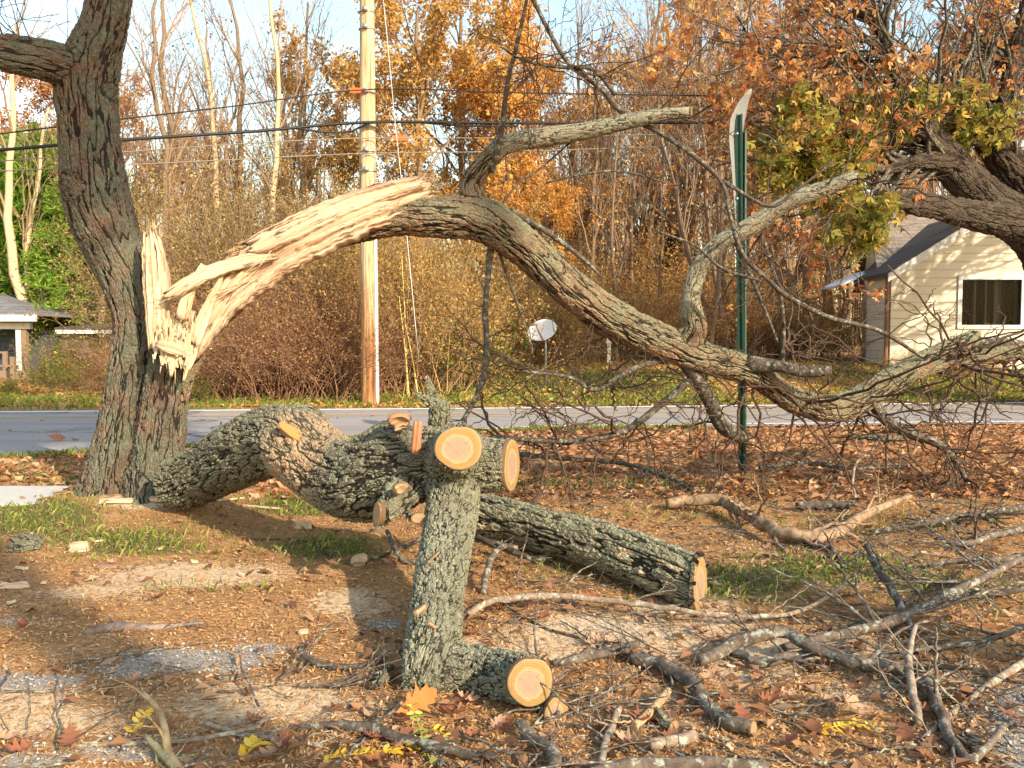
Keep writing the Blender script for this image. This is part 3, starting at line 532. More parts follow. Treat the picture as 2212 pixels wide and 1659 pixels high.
# twig crown of the broken limb: zigzag, dark, leafless
def grow(P, R, per, length, spread, up, K=8, zig=.25, r0=.55, rend=.35, tmin=.25, tmax=1.0, floor=True, rg=RNG):
    N, K0, _ = P.shape; n = N * per; pi = np.repeat(np.arange(N), per); t = rg.uniform(tmin, tmax, n) * (K0 - 1.001); k = t.astype(int); fr = (t - k)[:, None]
    base = P[pi, k] * (1 - fr) + P[pi, k + 1] * fr; d0 = P[pi, k + 1] - P[pi, k]; d0 /= np.linalg.norm(d0, axis=1)[:, None] + 1e-9
    rr = R[pi, k] * r0
    q = rg.normal(0, 1, (n, 3)); q -= d0 * (q * d0).sum(1)[:, None]; q /= np.linalg.norm(q, axis=1)[:, None] + 1e-9
    an = rg.normal(spread, spread * .25, n)[:, None]; d = d0 * np.cos(an) + q * np.sin(an); d = d + A(up); d /= np.linalg.norm(d, axis=1)[:, None]
    L = length * rg.uniform(.5, 1.3, n) * (1.15 - .5 * t / K0)
    return walk(base, d, L, rr, K, zig, rend, floor, rg)
def walk(base, d, L, rr, K=8, zig=.25, rend=.35, floor=True, rg=RNG, bend=(0, 0, 0)):
    n = len(base); q = rg.normal(0, 1, (n, 3)); q -= d * (q * d).sum(1)[:, None]; q /= np.linalg.norm(q, axis=1)[:, None] + 1e-9
    P = np.zeros((n, K, 3)); P[:, 0] = base; sgn = 1.0; dd = d.copy()
    for i in range(1, K):
        dd = dd + rg.normal(0, zig * .45, (n, 3)) + A(bend); dd /= np.linalg.norm(dd, axis=1)[:, None]
        st = dd + q * zig * sgn; st /= np.linalg.norm(st, axis=1)[:, None]; sgn = -sgn
        P[:, i] = P[:, i - 1] + st * (L / (K - 1))[:, None]
    if floor: P[..., 2] = np.maximum(P[..., 2], gz(P[..., 0], P[..., 1]) + .012 + .03 * (P[..., 2] - P[..., 2].round(2) + .005))
    R = rr[:, None] * np.linspace(1, rend, K)[None]; return P, R
def stack(*prs):
    g = Geo()
    for (P, R), s in prs: g.add(*tubes(P, R, s))
    return g
rg = np.random.default_rng(21)
def anchors(PR, n, t0=0., t1=1.): P = PR[0]; i = (rg.uniform(t0, t1, n) * (len(P) - 1)).astype(int); return P[i], PR[1][i]
def spray(spec, mat, n2, n3, zig, L2=.42, L3=.16, up2=(0, 0, -.05), floor=True):
    for PR, n, t0, t1, dr, sp, ln, rad in spec:      # the twigs of one branch are one part
        b, _ = anchors(PR, n, t0, t1); q = A(dr, float) + rg.normal(0, sp, (n, 3)); d = q / np.linalg.norm(q, axis=1)[:, None]
        p1 = walk(b, d, ln * rg.uniform(.45, 1.2, n), rad * rg.uniform(.6, 1.25, n), 10, zig, .35, floor, rg); p2 = grow(*p1, n2, L2 * min(1, ln), .9, up2, 7, zig * 1.4, .65, .5, .15, 1, floor, rg); lst = [(p1, 6), ((p2[0], np.maximum(p2[1], .0026)), 4)]
        if n3: p3 = grow(*p2, n3, L3, .95, (0, 0, 0), 5, zig * 1.5, .7, .5, .3, 1, floor, rg); lst.append(((p3[0], np.maximum(p3[1], .0022)), 3))
        stack(*lst).build('twig_spray', mat, bt)
spray([(arch, 26, .62, .97, (.35, -.1, -.5), .6, 1.7, .013), (side[7], 10, .3, 1, (.0, .1, -.2), .7, 1.2, .009), (side[8], 28, .25, 1, (-.35, 0, -.05), .65, 1.1, .011), (side[9], 20, .1, 1, (-.3, 0, -.2), .65, 1.0, .010),
       (side[11], 26, .1, 1, (.35, -.1, -.3), .6, 1.4, .010), (pale_r, 32, .1, 1, (.3, -.1, -.6), .6, 1.7, .013), (side[13], 12, 0, 1, (.3, 0, -.5), .6, 1.5, .010)], M['twig'], 4, 1, .30)
spray([(side[1], 8, .2, 1, (.2, -.1, .3), .8, 1.0, .008), (side[4], 28, .15, .9, (.1, 0, -.1), .8, .8, .006), (side[3], 5, .2, 1, (.4, 0, -.2), .6, .6, .005), (side[0], 9, .1, 1, (.3, 0, .3), .7, .7, .006), (knee, 5, .2, 1, (.1, 0, .8), .5, 1.0, .006),
       (side[6], 6, .1, 1, (0, 0, .2), .8, .5, .005), (side[14], 14, .2, 1, (0, 0, .3), .7, .7, .005), (arch, 9, .45, .75, (.1, 0, .5), .6, .6, .006)], M['twig'], 4, 1, .2, .34, .15, (0, 0, .05))
spray([(left_limb, 10, .2, 1, (-.1, -.3, .7), .5, 1.0, .006), (stemL, 6, .75, .95, (.2, -.7, -.1), .7, .7, .0045)], M['stick_dark'], 4, 0, .1, .4, .1, (0, 0, .1), False)

# ------------------------------------------------------------------ the fallen limb with its sawn stubs, and the cut log
fl = empty('fallen_limb', 'thick mossy forked limb lying on the ground with orange sawn stub faces', 'fallen limb')
main = limb([(378, 1045, 6.0, 118), (420, 1036, 5.9, 128), (470, 1006, 5.7, 140), (545, 966, 5.35, 158), (605, 950, 5.1, 158), (655, 975, 4.9, 172), (720, 1022, 4.7, 172), (790, 1038, 4.5, 190), (860, 1012, 4.35, 186), (930, 1000, 4.25, 168), (990, 1000, 4.22, 150), (1040, 1004, 4.2, 132)], .05)
hump = limb([(640, 905, 5.1, 70), (675, 905, 5.05, 60), (690, 925, 5.0, 55)], .04)
hump2 = limb([(790, 1000, 4.45, 120), (850, 945, 4.38, 90), (872, 925, 4.36, 70)], .04)
stubA = limb([(965, 1000, 4.22, 128), (980, 980, 4.02, 116), (990, 968, 3.86, 106)], .04)
stubB = limb([(1030, 1004, 4.2, 124), (1070, 1004, 4.175, 118), (1102, 1005, 4.15, 114)], .04)
front = limb([(972, 1010, 4.22, 120), (978, 1080, 4.05, 114), (966, 1170, 3.82, 112), (950, 1270, 3.45, 112), (940, 1360, 3.15, 116), (925, 1430, 2.97, 118), (908, 1490, 2.88, 84)], .04)
bend = limb([(920, 1440, 2.96, 106), (980, 1448, 2.98, 112), (1050, 1454, 2.95, 108), (1105, 1462, 2.84, 104), (1143, 1472, 2.70, 98)], .03)
bend2 = limb([(1080, 1470, 2.92, 96), (1150, 1510, 2.86, 86), (1190, 1540, 2.74, 74)], .03)
upst = limb([(948, 950, 4.28, 52), (950, 905, 4.26, 46), (952, 868, 4.25, 46)], .03)
fork1 = limb([(945, 880, 4.25, 30), (928, 868, 4.2, 20), (908, 856, 4.15, 15), (898, 848, 4.12, 12)], .03)
fork2 = limb([(940, 880, 4.26, 26), (934, 850, 4.27, 19), (926, 830, 4.28, 14), (923, 812, 4.28, 9)], .03)
lowst = limb([(890, 1050, 4.2, 90), (858, 1076, 4.0, 72), (838, 1100, 3.92, 56), (826, 1112, 3.88, 44)], .03)
lowst2 = limb([(840, 1098, 3.95, 50), (822, 1126, 3.95, 32), (812, 1150, 3.94, 24)], .03)
lowst3 = limb([(860, 1090, 4.0, 40), (885, 1112, 3.95, 24), (900, 1118, 3.92, 20)], .03)
remesh_limbs('bark', [main, hump, hump2, lowst, lowst2, lowst3], .0095, M['log'], fl, 3, .06)
remesh_limbs('forked_branch', [stubA, stubB, front, bend, bend2, upst, fork1, fork2], .0075, M['front'], fl, 3, .05)
disk('cut_face', at(991, 968, 3.85), (.16, -1, .22), 54 * 3.85 / F, 46 * 3.85 / F, M['face'], fl, seed=5, rough=.05)
disk('cut_face', at(1102, 1005, 4.15), (.955, -.30, .0), 55 * 4.15 / F, 57 * 4.15 / F, M['face'], fl, (.12, 0, 1), seed=6, rough=.04)
disk('cut_face', at(1144, 1472, 2.69), (.34, -1, .16), 54 * 2.69 / F, 51 * 2.69 / F, M['face'], fl, seed=7, rough=.05)
disk('cut_face', at(1198, 1542, 2.70), (.45, -1, .25), 27 * 2.72 / F, 38 * 2.72 / F, M['face2'], fl, (.55, 0, 1), seed=8, rough=.10)
disk('cut_face', at(819, 1110, 3.86), (-.85, -.7, .1), 18 * 3.86 / F, 26 * 3.86 / F, M['face'], fl, seed=9)
disk('cut_face', at(903, 1119, 3.90), (.3, -1, .1), 17 * 3.9 / F, 11 * 3.9 / F, M['face'], fl, seed=10)
disk('cut_face', at(811, 1154, 3.93), (-.2, -.7, -.7), 16 * 3.9 / F, 13 * 3.9 / F, M['face'], fl, seed=11)
disk('saw_notch', at(636, 936, 4.70), (.15, -.75, .65), 40 * 4.7 / F, 13 * 4.7 / F, wood_mat('notch_wood', [(.28, .13, .04), (.38, .18, .055), (.42, .23, .08), (.46, .30, .15)]), fl, (.55, 0, 1), seed=12, rough=.14, thick=.012)
brk = wood_mat('weathered_break', [(.16, .075, .04), (.26, .14, .075), (.38, .23, .13), (.50, .34, .20)])
slab('broken_stub', [(898, 978, 4.02, 24), (900, 950, 4.0, 22), (902, 925, 3.99, 20), (903, 908, 3.99, 18)], .03, wood_mat('red_inner_wood', [(.20, .07, .04), (.30, .12, .07), (.42, .20, .11), (.55, .32, .18)]), fl, 0, .05, 31, 40, 5, .3)
slab('broken_stub', [(846, 922, 4.15, 30), (856, 912, 4.15, 44), (872, 908, 4.15, 40), (888, 914, 4.15, 20)], .05, brk, fl, .25, .25, 32, 48, 7, .5)
slab('broken_stub', [(852, 1062, 3.86, 14), (862, 1056, 3.88, 26), (872, 1051, 3.88, 18), (882, 1046, 3.88, 7)], .02, brk, fl, .1, .1, 33, 32, 4, .3)
for k, (a, b2, c) in enumerate([((897, 1326, 3.13), (930, 1300, 3.17), 15), ((925, 1345, 3.05), (950, 1365, 3.0), 9), ((925, 1215, 3.45), (948, 1192, 3.5), 6)]):
    p = limb([(*b2[:2], b2[2] + .04, c), (*a[:2], a[2] - .08, c * .9)], .02); g = Geo(); g.add(*tube(*p, 12)); o = g.build('pegs', brk, fl); o.name = 'branch_stub'
cl = empty('cut_log', 'straight sawn log lying behind the forked limb, its end pointing right', 'log')
lg = limb([(985, 1092, 5.5, 92), (1040, 1112, 5.25, 94), (1150, 1142, 4.9, 100), (1260, 1170, 4.55, 106), (1370, 1205, 4.25, 114), (1450, 1236, 4.05, 122), (1510, 1262, 3.92, 126)], .05)
dv = lg[0][-1] - lg[0][-4]; dv /= np.linalg.norm(dv); pc = lg[0][-1].copy(); nc = A([.90, -.43, .06]); nc /= np.linalg.norm(nc)
lg = (np.vstack([lg[0], lg[0][-1] + dv * .06, lg[0][-1] + dv * .14]), np.append(lg[1], [lg[1][-1]] * 2))
remesh_limbs('bark', [lg], .010, M['cutlog'], cl, 3, .06, clip=(pc, nc, dv))
disk('cut_face', pc + nc * .001, nc, lg[1][-1] * 1.08, lg[1][-1] * .97, M['face2'], cl, seed=14, rough=.05, thick=.008)
for o in list(cl.children) + list(fl.children): pass

# ------------------------------------------------------------------ utility pole and wires
def pole_wood():
    t = NT('pole_wood'); c = t.attr().outputs['Vector']; pos = t.n('ShaderNodeNewGeometry').outputs['Position']; s = t.n('ShaderNodeSeparateXYZ'); t.l(pos, s.inputs[0])
    f1 = t.noise(t.vmul(c, (1, 1, .04)), 17, 5, .75); f2 = t.noise(t.vmul(c, (1, 1, .10)), 9, 4)
    col = t.ramp(f1, [(.32, (.13, .08, .04)), (.43, (.42, .31, .175)), (.62, (.60, .47, .29))])
    red = t.ramp(f1, [(.34, (.08, .03, .014)), (.48, (.26, .115, .045)), (.66, (.50, .32, .16))])
    m = t.rng(t.math('ADD', s.outputs[2], t.math('MULTIPLY', t.math('SUBTRACT', f2, .5), 3.0)), 1.2, 3.4, 1, 0)
    ck = t.rng(t.math('ABSOLUTE', t.math('SUBTRACT', t.noise(t.vmul(c, (1, 1, .03)), 8, 2), .5)), 0, .022, 1, 0); col = t.mix(t.math('MULTIPLY', ck, .8), col, (.10, .065, .035)); col = t.mix(t.rng(t.noise(c, 3.5, 5, .7), .55, .72, 0, .5), col, (.30, .23, .15))
    return t.bsdf(t.mix(m, col, red), .8, f1, .7, .012, spec=.2)
PY = 17.0
metal = plain('galvanised_steel', (.42, .42, .43), .45, .2, metal=.7); black = plain('black_rubber', (.012, .012, .014), .5); orange = plain('orange_tag', (.75, .13, .03), .5); greyp = plain('grey_pvc', (.62, .61, .60), .6)
po = empty('utility_pole', 'pale round wooden utility pole with reddish stained foot beside the road', 'utility pole', loc=(0, 0, 0))
pb = gnd(797, 868); px_ = at(797, 600, PY)[0]; g = Geo(); zz = np.linspace(-.2, 11, 60); g.add(*tube(np.stack([px_ + .012 * zz * 0 + .008 * np.sin(zz), PY + 0 * zz, zz], 1), np.interp(zz, [0, 11], [.198, .135]), 28)); g.build('pole', pole_wood(), po)
g = Geo(); z2 = np.linspace(0, 4.2, 20); g.add(*tube(np.stack([px_ + .175 + 0 * z2 - .004 * z2, PY - .12 + 0 * z2, z2], 1), z2 * 0 + .035, 8)); g.build('conduit', greyp, po)
for zc in (4.9, 5.3, 5.8, 6.5, 7.8, 8.15):
    g = Geo(); a = np.linspace(0, 6.283, 25); R = np.interp(zc, [0, 11], [.198, .135]) + .006
    g.add(*tube(np.stack([px_ + R * np.cos(a), PY + R * np.sin(a), zc + .02 * np.sin(a)], 1), a * 0 + .018, 6)); box(g, px_ - .05, px_ + .05, PY - R - .07, PY - R + .01, zc - .04, zc + .04); g.build('clamp', metal, po)
def wire(pts, rad, label, step=.6, mat=black, name='overhead_wire'):
    q = resample(A([at(*p) for p in pts]), step); g = Geo(); g.add(*tube(q, np.full(len(q), rad), 6)); return tag(g.build(name, mat), label, 'wire', 'overhead wires on the pole')
WL, WR = 14.6, 17.8
wm = plain('aluminium_wire', (.20, .17, .13), .6)
wire([(-400, 335, 13.6), (0, 289, WL), (220, 262, 15), (500, 230, 15.8), (797, 193, PY - .22), (1140, 201, 17.2), (1700, 209, 17.6), (2212, 213, WR), (2700, 210, 18.4)], .014, 'topmost thin wire passing the pole beside an orange tag')
wire([(-400, 350, 13.6), (0, 324, WL), (240, 304, 15), (560, 283, 16), (797, 264, PY - .25), (1140, 266, 17.2), (1570, 264, 17.5), (2212, 258, WR), (2700, 245, 18.4)], .030, 'thickest black cable crossing in front of the pole')
wire([(640, 277, 16.2), (700, 285, 16.5), (760, 284, 16.8), (800, 266, PY - .3), (900, 264, 17), (1000, 272, 17.1), (1120, 272, 17.2)], .022, 'short looped black splice lashed under the thickest cable')
wire([(-400, 372, 13.6), (0, 348, WL), (500, 312, 15.8), (797, 298, PY - .22), (1140, 297, 17.2), (2000, 277, 17.7), (2212, 276, WR), (2700, 265, 18.4)], .011, 'thin wire just below the thickest black cable', mat=wm)
wire([(-400, 390, 13.6), (0, 370, WL), (500, 345, 15.8), (797, 331, PY - .22), (1140, 326, 17.2), (1900, 302, 17.7), (2212, 299, WR), (2700, 292, 18.4)], .011, 'lowest thin wire passing the pole', mat=wm)
wire([(822, -60, PY + .1), (838, 100, PY), (853, 260, PY - .3), (868, 398, PY - .6), (905, 780, PY - 1.0)], .008, 'slanting guy wire hanging from the pole top to the shrubs', mat=metal, name='guy_wire')
wire([(803, 300, PY - .2), (822, 380, PY - .2), (832, 480, PY - .25)], .008, 'short thin wire hanging close beside the pole', mat=metal, name='drop_wire')
for px, py, Y in ((772, 196, 16.85), (865, 299, 17.05)):
    g = Geo(); c = at(px, py, Y); box(g, c[0] - .15, c[0] + .15, c[1] - .02, c[1] + .02, c[2] - .05, c[2] + .05); o = g.build('cable_tag', orange, None, False)
    tag(o, 'orange tag on the topmost wire just left of the pole' if px < 800 else 'orange tag on the thin wire right of the pole', 'cable tag')

# ------------------------------------------------------------------ street sign seen from behind
green = plain('green_enamel', (.010, .045, .028), .5, .3, 14); alu = plain('dull_aluminium', (.19, .195, .19), .7, .15, 9, spec=.15)
ss = empty('street_sign', 'bent metal sign on two green channel posts, seen edge on', 'street sign'); sb = gnd(1600, 1022)
def channel(x, y, z1, rot, off):
    prof = A([[-.034, .0], [-.034, .008], [-.017, .010], [-.013, .034], [.013, .034], [.017, .010], [.034, .008], [.034, .0], [.014, .0], [.010, .026], [-.010, .026], [-.014, .0]]); c, s = math.cos(rot), math.sin(rot)
    prof = prof @ A([[c, s], [-s, c]]); n = len(prof); g = Geo(); zz = np.linspace(-.3, z1, 14)
    V = np.concatenate([np.column_stack([prof[:, 0] + x + off[0] * z + off[2] * math.sin(z * 2), prof[:, 1] + y, np.full(n, z)]) for z in zz]); K = len(zz); i = np.arange(K - 1)[:, None] * n; j = np.arange(n)[None]; j2 = (j + 1) % n
    g.add(V, np.stack([i + j, i + j2, i + n + j2, i + n + j], -1).reshape(-1, 4)); tp = (K - 1) * n
    g.add(V[tp:], [[0, 1, 10, 11], [1, 2, 10, 10], [2, 3, 9, 10], [3, 4, 8, 9], [4, 5, 8, 8], [5, 6, 7, 8]]); return g
SY = sb[1]
z1 = at(1585, 250, SY)[2]; z2 = at(1602, 280, SY)[2]
channel(sb[0] - .005, SY - .06, z1, -.35, (-.023, 0, .002)).build('post', green, ss, False)
channel(sb[0] + .045, SY + .06, z2, .35, (-.013, 0, .001)).build('post', green, ss, False)
g = Geo(); nu, nv = 9, 26; V = []
for b_ in range(nv):                                   # panel bent over at the top
    py = 540 - (540 - 192) * b_ / (nv - 1); mid = np.interp(py, [192, 215, 255, 300, 400, 540], [1623, 1609, 1594, 1589, 1592, 1597]); wd = np.interp(py, [192, 215, 255, 300, 360, 460, 540], [4, 19, 32, 28, 20, 12, 8]); dep = np.interp(py, [192, 250, 420, 540], [.04, .30, .30, .05])
    for a_ in range(nu):
        u = a_ / (nu - 1) - .5; V.append(at(mid + u * wd, py, SY + .005 + dep * u))
k = np.arange(nv - 1)[:, None] * nu; j = np.arange(nu - 1)[None]
o = mesh_obj('sign_panel', V, np.stack([k + j, k + j + 1, k + nu + j + 1, k + nu + j], -1).reshape(-1, 4), alu, ss); m = o.modifiers.new('s', 'SOLIDIFY'); m.thickness = .004
for py in (290, 430): g = Geo(); c = at(1591, py, SY - .06); g.add(*tube(A([c - [0, .03, 0], c + [0, .1, 0]]), A([.011, .011]), 8)); g.build('bolt', metal, ss)

# ------------------------------------------------------------------ satellite dish and marker post
dish_m = plain('grey_dish_paint', (.66, .68, .72), .45, .08); steel = plain('weathered_pipe', (.20, .19, .19), .5, .2, metal=.4)
DY = 19.0; sd = empty('satellite_dish', 'grey oval satellite dish on a thin pole in the yard', 'satellite dish'); dc = at(1171, 713, DY); zg = float(gz(dc[0], DY))
n = A([-.36, -.87, .34]); n /= np.linalg.norm(n); u = A([.87, -.42, .26]); u -= n * u.dot(n); u /= np.linalg.norm(u); vv = np.cross(n, u); V = []; nr, ns = 9, 40
for r in range(nr):
    for k in range(ns): a = 2 * math.pi * k / ns; q = r / (nr - 1); V.append(dc + u * (.36 * q * math.cos(a)) + vv * (.27 * q * math.sin(a)) + n * (.075 * (q * q - 1)))
i = np.arange(nr - 1)[:, None] * ns; j = np.arange(ns)[None]; j2 = (j + 1) % ns
o = mesh_obj('reflector', V, np.stack([i + j, i + j2, i + ns + j2, i + ns + j], -1).reshape(-1, 4), dish_m, sd); m = o.modifiers.new('s', 'SOLIDIFY'); m.thickness = .012
g = Geo(); g.add(*tube(A([dc - vv * .27 - n * .03, dc - vv * .17 + n * .25, dc - vv * .02 + n * .46]), A([.022, .02, .018]), 8)); g.build('feed_arm', steel, sd)
g = Geo(); p = dc - vv * .02 + n * .46; g.add(*tube(A([p - u * .12, p + u * .12]), A([.035, .035]), 10)); g.build('receiver', plain('receiver_plastic', (.35, .35, .34)), sd)
g = Geo(); g.add(*tube(A([[dc[0] + .09, DY + .08, zg - .1], [dc[0] + .085, DY + .08, dc[2] - .2], [dc[0] + .05, DY + .07, dc[2] - .05]]), A([.03, .03, .03]), 10)); g.build('mast', steel, sd)
mp = empty('marker_post', 'slender white wooden post with square cap in the far yard', 'post'); c = at(1315, 790, 22.0); z0 = float(gz(c[0], 22)); wp = plain('white_wood', (.72, .66, .54), .7)
g = Geo(); box(g, c[0] - .05, c[0] + .05, 21.95, 22.05, z0 - .1, at(1315, 742, 22)[2]); g.build('post', wp, mp, False)
g = Geo(); zt = at(1315, 742, 22)[2]; box(g, c[0] - .085, c[0] + .085, 21.9, 22.1, zt, zt + .09); prism(g, A([[c[0] - .06, 21.94, zt + .09], [c[0] + .06, 21.94, zt + .09], [c[0] + .06, 22.06, zt + .09], [c[0] - .06, 22.06, zt + .09]]), A([0, 0, .05])); g.build('cap', wp, mp, False)

# ------------------------------------------------------------------ houses
def siding(name, c, pitch=.22, var=.08):
    t = NT(name); pos = t.n('ShaderNodeNewGeometry').outputs['Position']; s = t.n('ShaderNodeSeparateXYZ'); t.l(pos, s.inputs[0])
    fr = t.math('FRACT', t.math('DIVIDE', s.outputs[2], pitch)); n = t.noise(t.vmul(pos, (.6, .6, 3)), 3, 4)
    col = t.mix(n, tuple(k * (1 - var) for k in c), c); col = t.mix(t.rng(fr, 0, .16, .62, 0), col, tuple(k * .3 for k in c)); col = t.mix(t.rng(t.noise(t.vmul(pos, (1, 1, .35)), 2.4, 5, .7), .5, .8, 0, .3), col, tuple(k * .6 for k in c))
    return t.bsdf(col, .55, fr, .9, .05, spec=.3)
def shingles(name, c):
    t = NT(name); pos = t.n('ShaderNodeNewGeometry').outputs['Position']; b = t.n('ShaderNodeTexBrick'); t.l(pos, b.inputs['Vector'])
    b.inputs['Scale'].default_value = 1.0; b.inputs['Brick Width'].default_value = .32; b.inputs['Row Height'].default_value = .13; b.inputs['Mortar Size'].default_value = .008
    mp_ = t.n('ShaderNodeMapping'); mp_.inputs['Rotation'].default_value = (math.radians(90), 0, 0); t.l(pos, mp_.inputs[0]); t.l(mp_.outputs[0], b.inputs['Vector'])
    b.inputs['Color1'].default_value = (*[k * .75 for k in c], 1); b.inputs['Color2'].default_value = (*[k * 1.2 for k in c], 1); b.inputs['Mortar'].default_value = (*[k * .4 for k in c], 1)
    n = t.noise(pos, 30, 4, .7); return t.bsdf(t.mix(t.math('MULTIPLY', n, .5), b.outputs[0], tuple(c)), .9, n, .4, .01)
HY = 22.0
wh = empty('white_house', 'white sided house with a gable and curtained window behind the oak', 'house')
cream = siding('cream_siding', (.70, .645, .53)); greys = siding('grey_siding', (.66, .66, .68), .18); trim = plain('white_trim', (.58, .56, .51), .5, .05); roofm = shingles('brown_shingles', (.20, .16, .125)); roofd = shingles('dark_shingles', (.085, .07, .06))
xl, xr_, zb = at(1926, 600, HY)[0], at(2352, 600, HY)[0], .35; ze = at(1926, 590, HY)[2]; xm = (xl + xr_) / 2; zr = at(2140, 455, HY)[2]
wx0, wx1, wz0, wz1 = at(2078, 600, HY)[0], at(2206, 600, HY)[0], at(2078, 702, HY)[2], at(2078, 604, HY)[2]
g = Geo(); TH = .14                                    # front gable wall built round its window opening
def wq(x0, x1, z0, z1): box(g, x0, x1, HY, HY + TH, z0, z1)
wq(xl, wx0, zb, ze); wq(wx1, xr_, zb, ze); wq(wx0, wx1, zb, wz0); wq(wx0, wx1, wz1, ze)
prism(g, A([[xl, HY, ze], [xr_, HY, ze], [xm, HY, zr]]), A([0, TH, 0]))
box(g, xl, xl + TH, HY + TH, HY + 1.5, zb, ze); box(g, xr_ - TH, xr_, HY + TH, HY + 1.5, zb, ze); g.build('wall', cream, wh, False)
g = Geo(); sl_ = (zr - ze) / (xm - xl); oh = .22
for sg in (-1, 1):
    x_e = xm + sg * (xm - xl + oh); zE = ze - oh * sl_; prism(g, A([[x_e, HY - .25, zE + .03], [xm, HY - .25, zr + .03], [xm, HY + 4.6, zr + .03], [x_e, HY + 1.7, zE + .03]]), A([0, 0, .10]))
g.build('roof', roofd, wh, False)
g = Geo()
for sg in (-1, 1):
    x_e = xm + sg * (xm - xl + oh); zE = ze - oh * sl_; prism(g, A([[x_e, HY - .28, zE - .12], [xm, HY - .28, zr - .12], [xm, HY - .28, zr + .10], [x_e, HY - .28, zE + .10]]), A([0, .028, 0]))
g.build('rake_board', trim, wh, False)
g = Geo(); fw = .11
for x0, x1, z0, z1 in ((wx0 - fw, wx0, wz0 - fw, wz1 + fw), (wx1, wx1 + fw, wz0 - fw, wz1 + fw), (wx0, wx1, wz1, wz1 + fw), (wx0, wx1, wz0 - fw, wz0)): box(g, x0, x1, HY - .045, HY + .06, z0, z1)
wf = g.build('window', trim, wh, False)
t = NT('window_glass'); pr = t.n('ShaderNodeBsdfGlossy'); pr.inputs['Roughness'].default_value = .02; pr.inputs['Color'].default_value = (.16, .17, .18, 1); tr = t.n('ShaderNodeBsdfTransparent'); fz = t.n('ShaderNodeFresnel'); fz.inputs[0].default_value = 1.45; mx = t.n('ShaderNodeMixShader'); t.l(fz.outputs[0], mx.inputs[0]); t.l(tr.outputs[0], mx.inputs[1]); t.l(pr.outputs[0], mx.inputs[2]); t.l(mx.outputs[0], t.out.inputs[0]); glass = t.m
g = Geo(); g.add(A([[wx0, HY + .05, wz0], [wx1, HY + .05, wz0], [wx1, HY + .05, wz1], [wx0, HY + .05, wz1]]), [[0, 1, 2, 3]]); g.build('pane', glass, wf, False)
g = Geo(); xx = np.linspace(wx0 + .02, wx1 - .02, 160); fold = .05 * np.sin(xx * 21 + 1.2 * np.sin(xx * 5)) + .02 * np.sin(xx * 47); a = np.column_stack([xx, HY + .30 + fold, xx * 0 + wz0 - .15]); b = np.column_stack([xx, HY + .30 + fold, xx * 0 + wz1 + .15]); k = np.arange(159)
t = NT('striped_curtain'); s = t.n('ShaderNodeSeparateXYZ'); t.l(t.n('ShaderNodeNewGeometry').outputs['Position'], s.inputs[0]); st = t.math('MULTIPLY_ADD', t.math('SINE', t.math('ADD', t.math('MULTIPLY', s.outputs[0], 15.0), t.math('MULTIPLY', t.math('SINE', t.math('MULTIPLY', s.outputs[0], 5.3)), 2.0))), .5, .5)
cur = t.bsdf(t.ramp(st, [(.45, (.003, .003, .003)), (.75, (.012, .012, .011)), (.95, (.10, .10, .085))]), .9)
o = mesh_obj('curtain', np.vstack([a, b]), np.stack([k, k + 1, 160 + k + 1, 160 + k], 1), cur, wf)
g = Geo(); box(g, wx0 - .3, wx1 + .3, HY + .8, HY + .84, zb + .05, wz1 + .4); g.build('room_shade_sheet', plain('dark_room', (.02, .018, .016)), wh, False)  # dark sheet whose colour stands in for the unlit room
g = Geo(); g.add(*tube(A([[xl - .09, HY + .05, zb], [xl - .09, HY + .05, ze - .1]]), A([.055, .055]), 8)); g.build('downspout', plain('rusty_brown_trim', (.20, .10, .055), .7, .3), wh, False)
# main body behind
bx0, by0, by1 = at(1898, 600, HY + 1.5)[0], HY + 1.5, HY + 7.5; zE = at(1908, 590, by0)[2]; zR = at(1905, 452, (by0 + by1) / 2)[2]; bx1 = bx0 + 13; ym = (by0 + by1) / 2; sk = -.42
def skx(y): return .36 * (y - by0)
g = Geo(); prism(g, A([[bx0 + skx(by0), by0, zb], [bx0 + skx(by1), by1, zb], [bx0 + skx(by1), by1, zE], [bx0 + skx(ym), ym, zR], [bx0 + skx(by0), by0, zE]]), A([.15, 0, 0])); box(g, bx0 + .15, bx1, by0 + .01, by0 + .15, zb, zE); g.build('wall', greys, wh, False)
g = Geo(); prism(g, A([[bx0 - .2, by0 - .4, zE - .15], [bx1, by0 - .4, zE - .15], [bx1, ym, zR + .08], [bx0 - .2 + skx(ym), ym, zR + .08]]), A([0, 0, .12])); prism(g, A([[bx0 - .2 + skx(by1), by1 + .4, zE - .15], [bx1, by1 + .4, zE - .15], [bx1, ym + .01, zR + .08], [bx0 - .2 + skx(ym), ym + .01, zR + .08]]), A([0, 0, .12])); g.build('roof', roofm, wh, False)
g = Geo(); ax1 = bx0 - .02; az = at(1862, 612, by0 + 1.0)[2]; prism(g, A([[ax1, by0 + .2, az + .30], [ax1 - 1.0, by0 + .2, az - .15], [ax1 - 1.0, by0 + 1.8, az - .15], [ax1, by0 + 1.8, az + .30]]), A([0, 0, .06])); g.build('awning', plain('pale_awning', (.66, .66, .70), .5), wh, False)

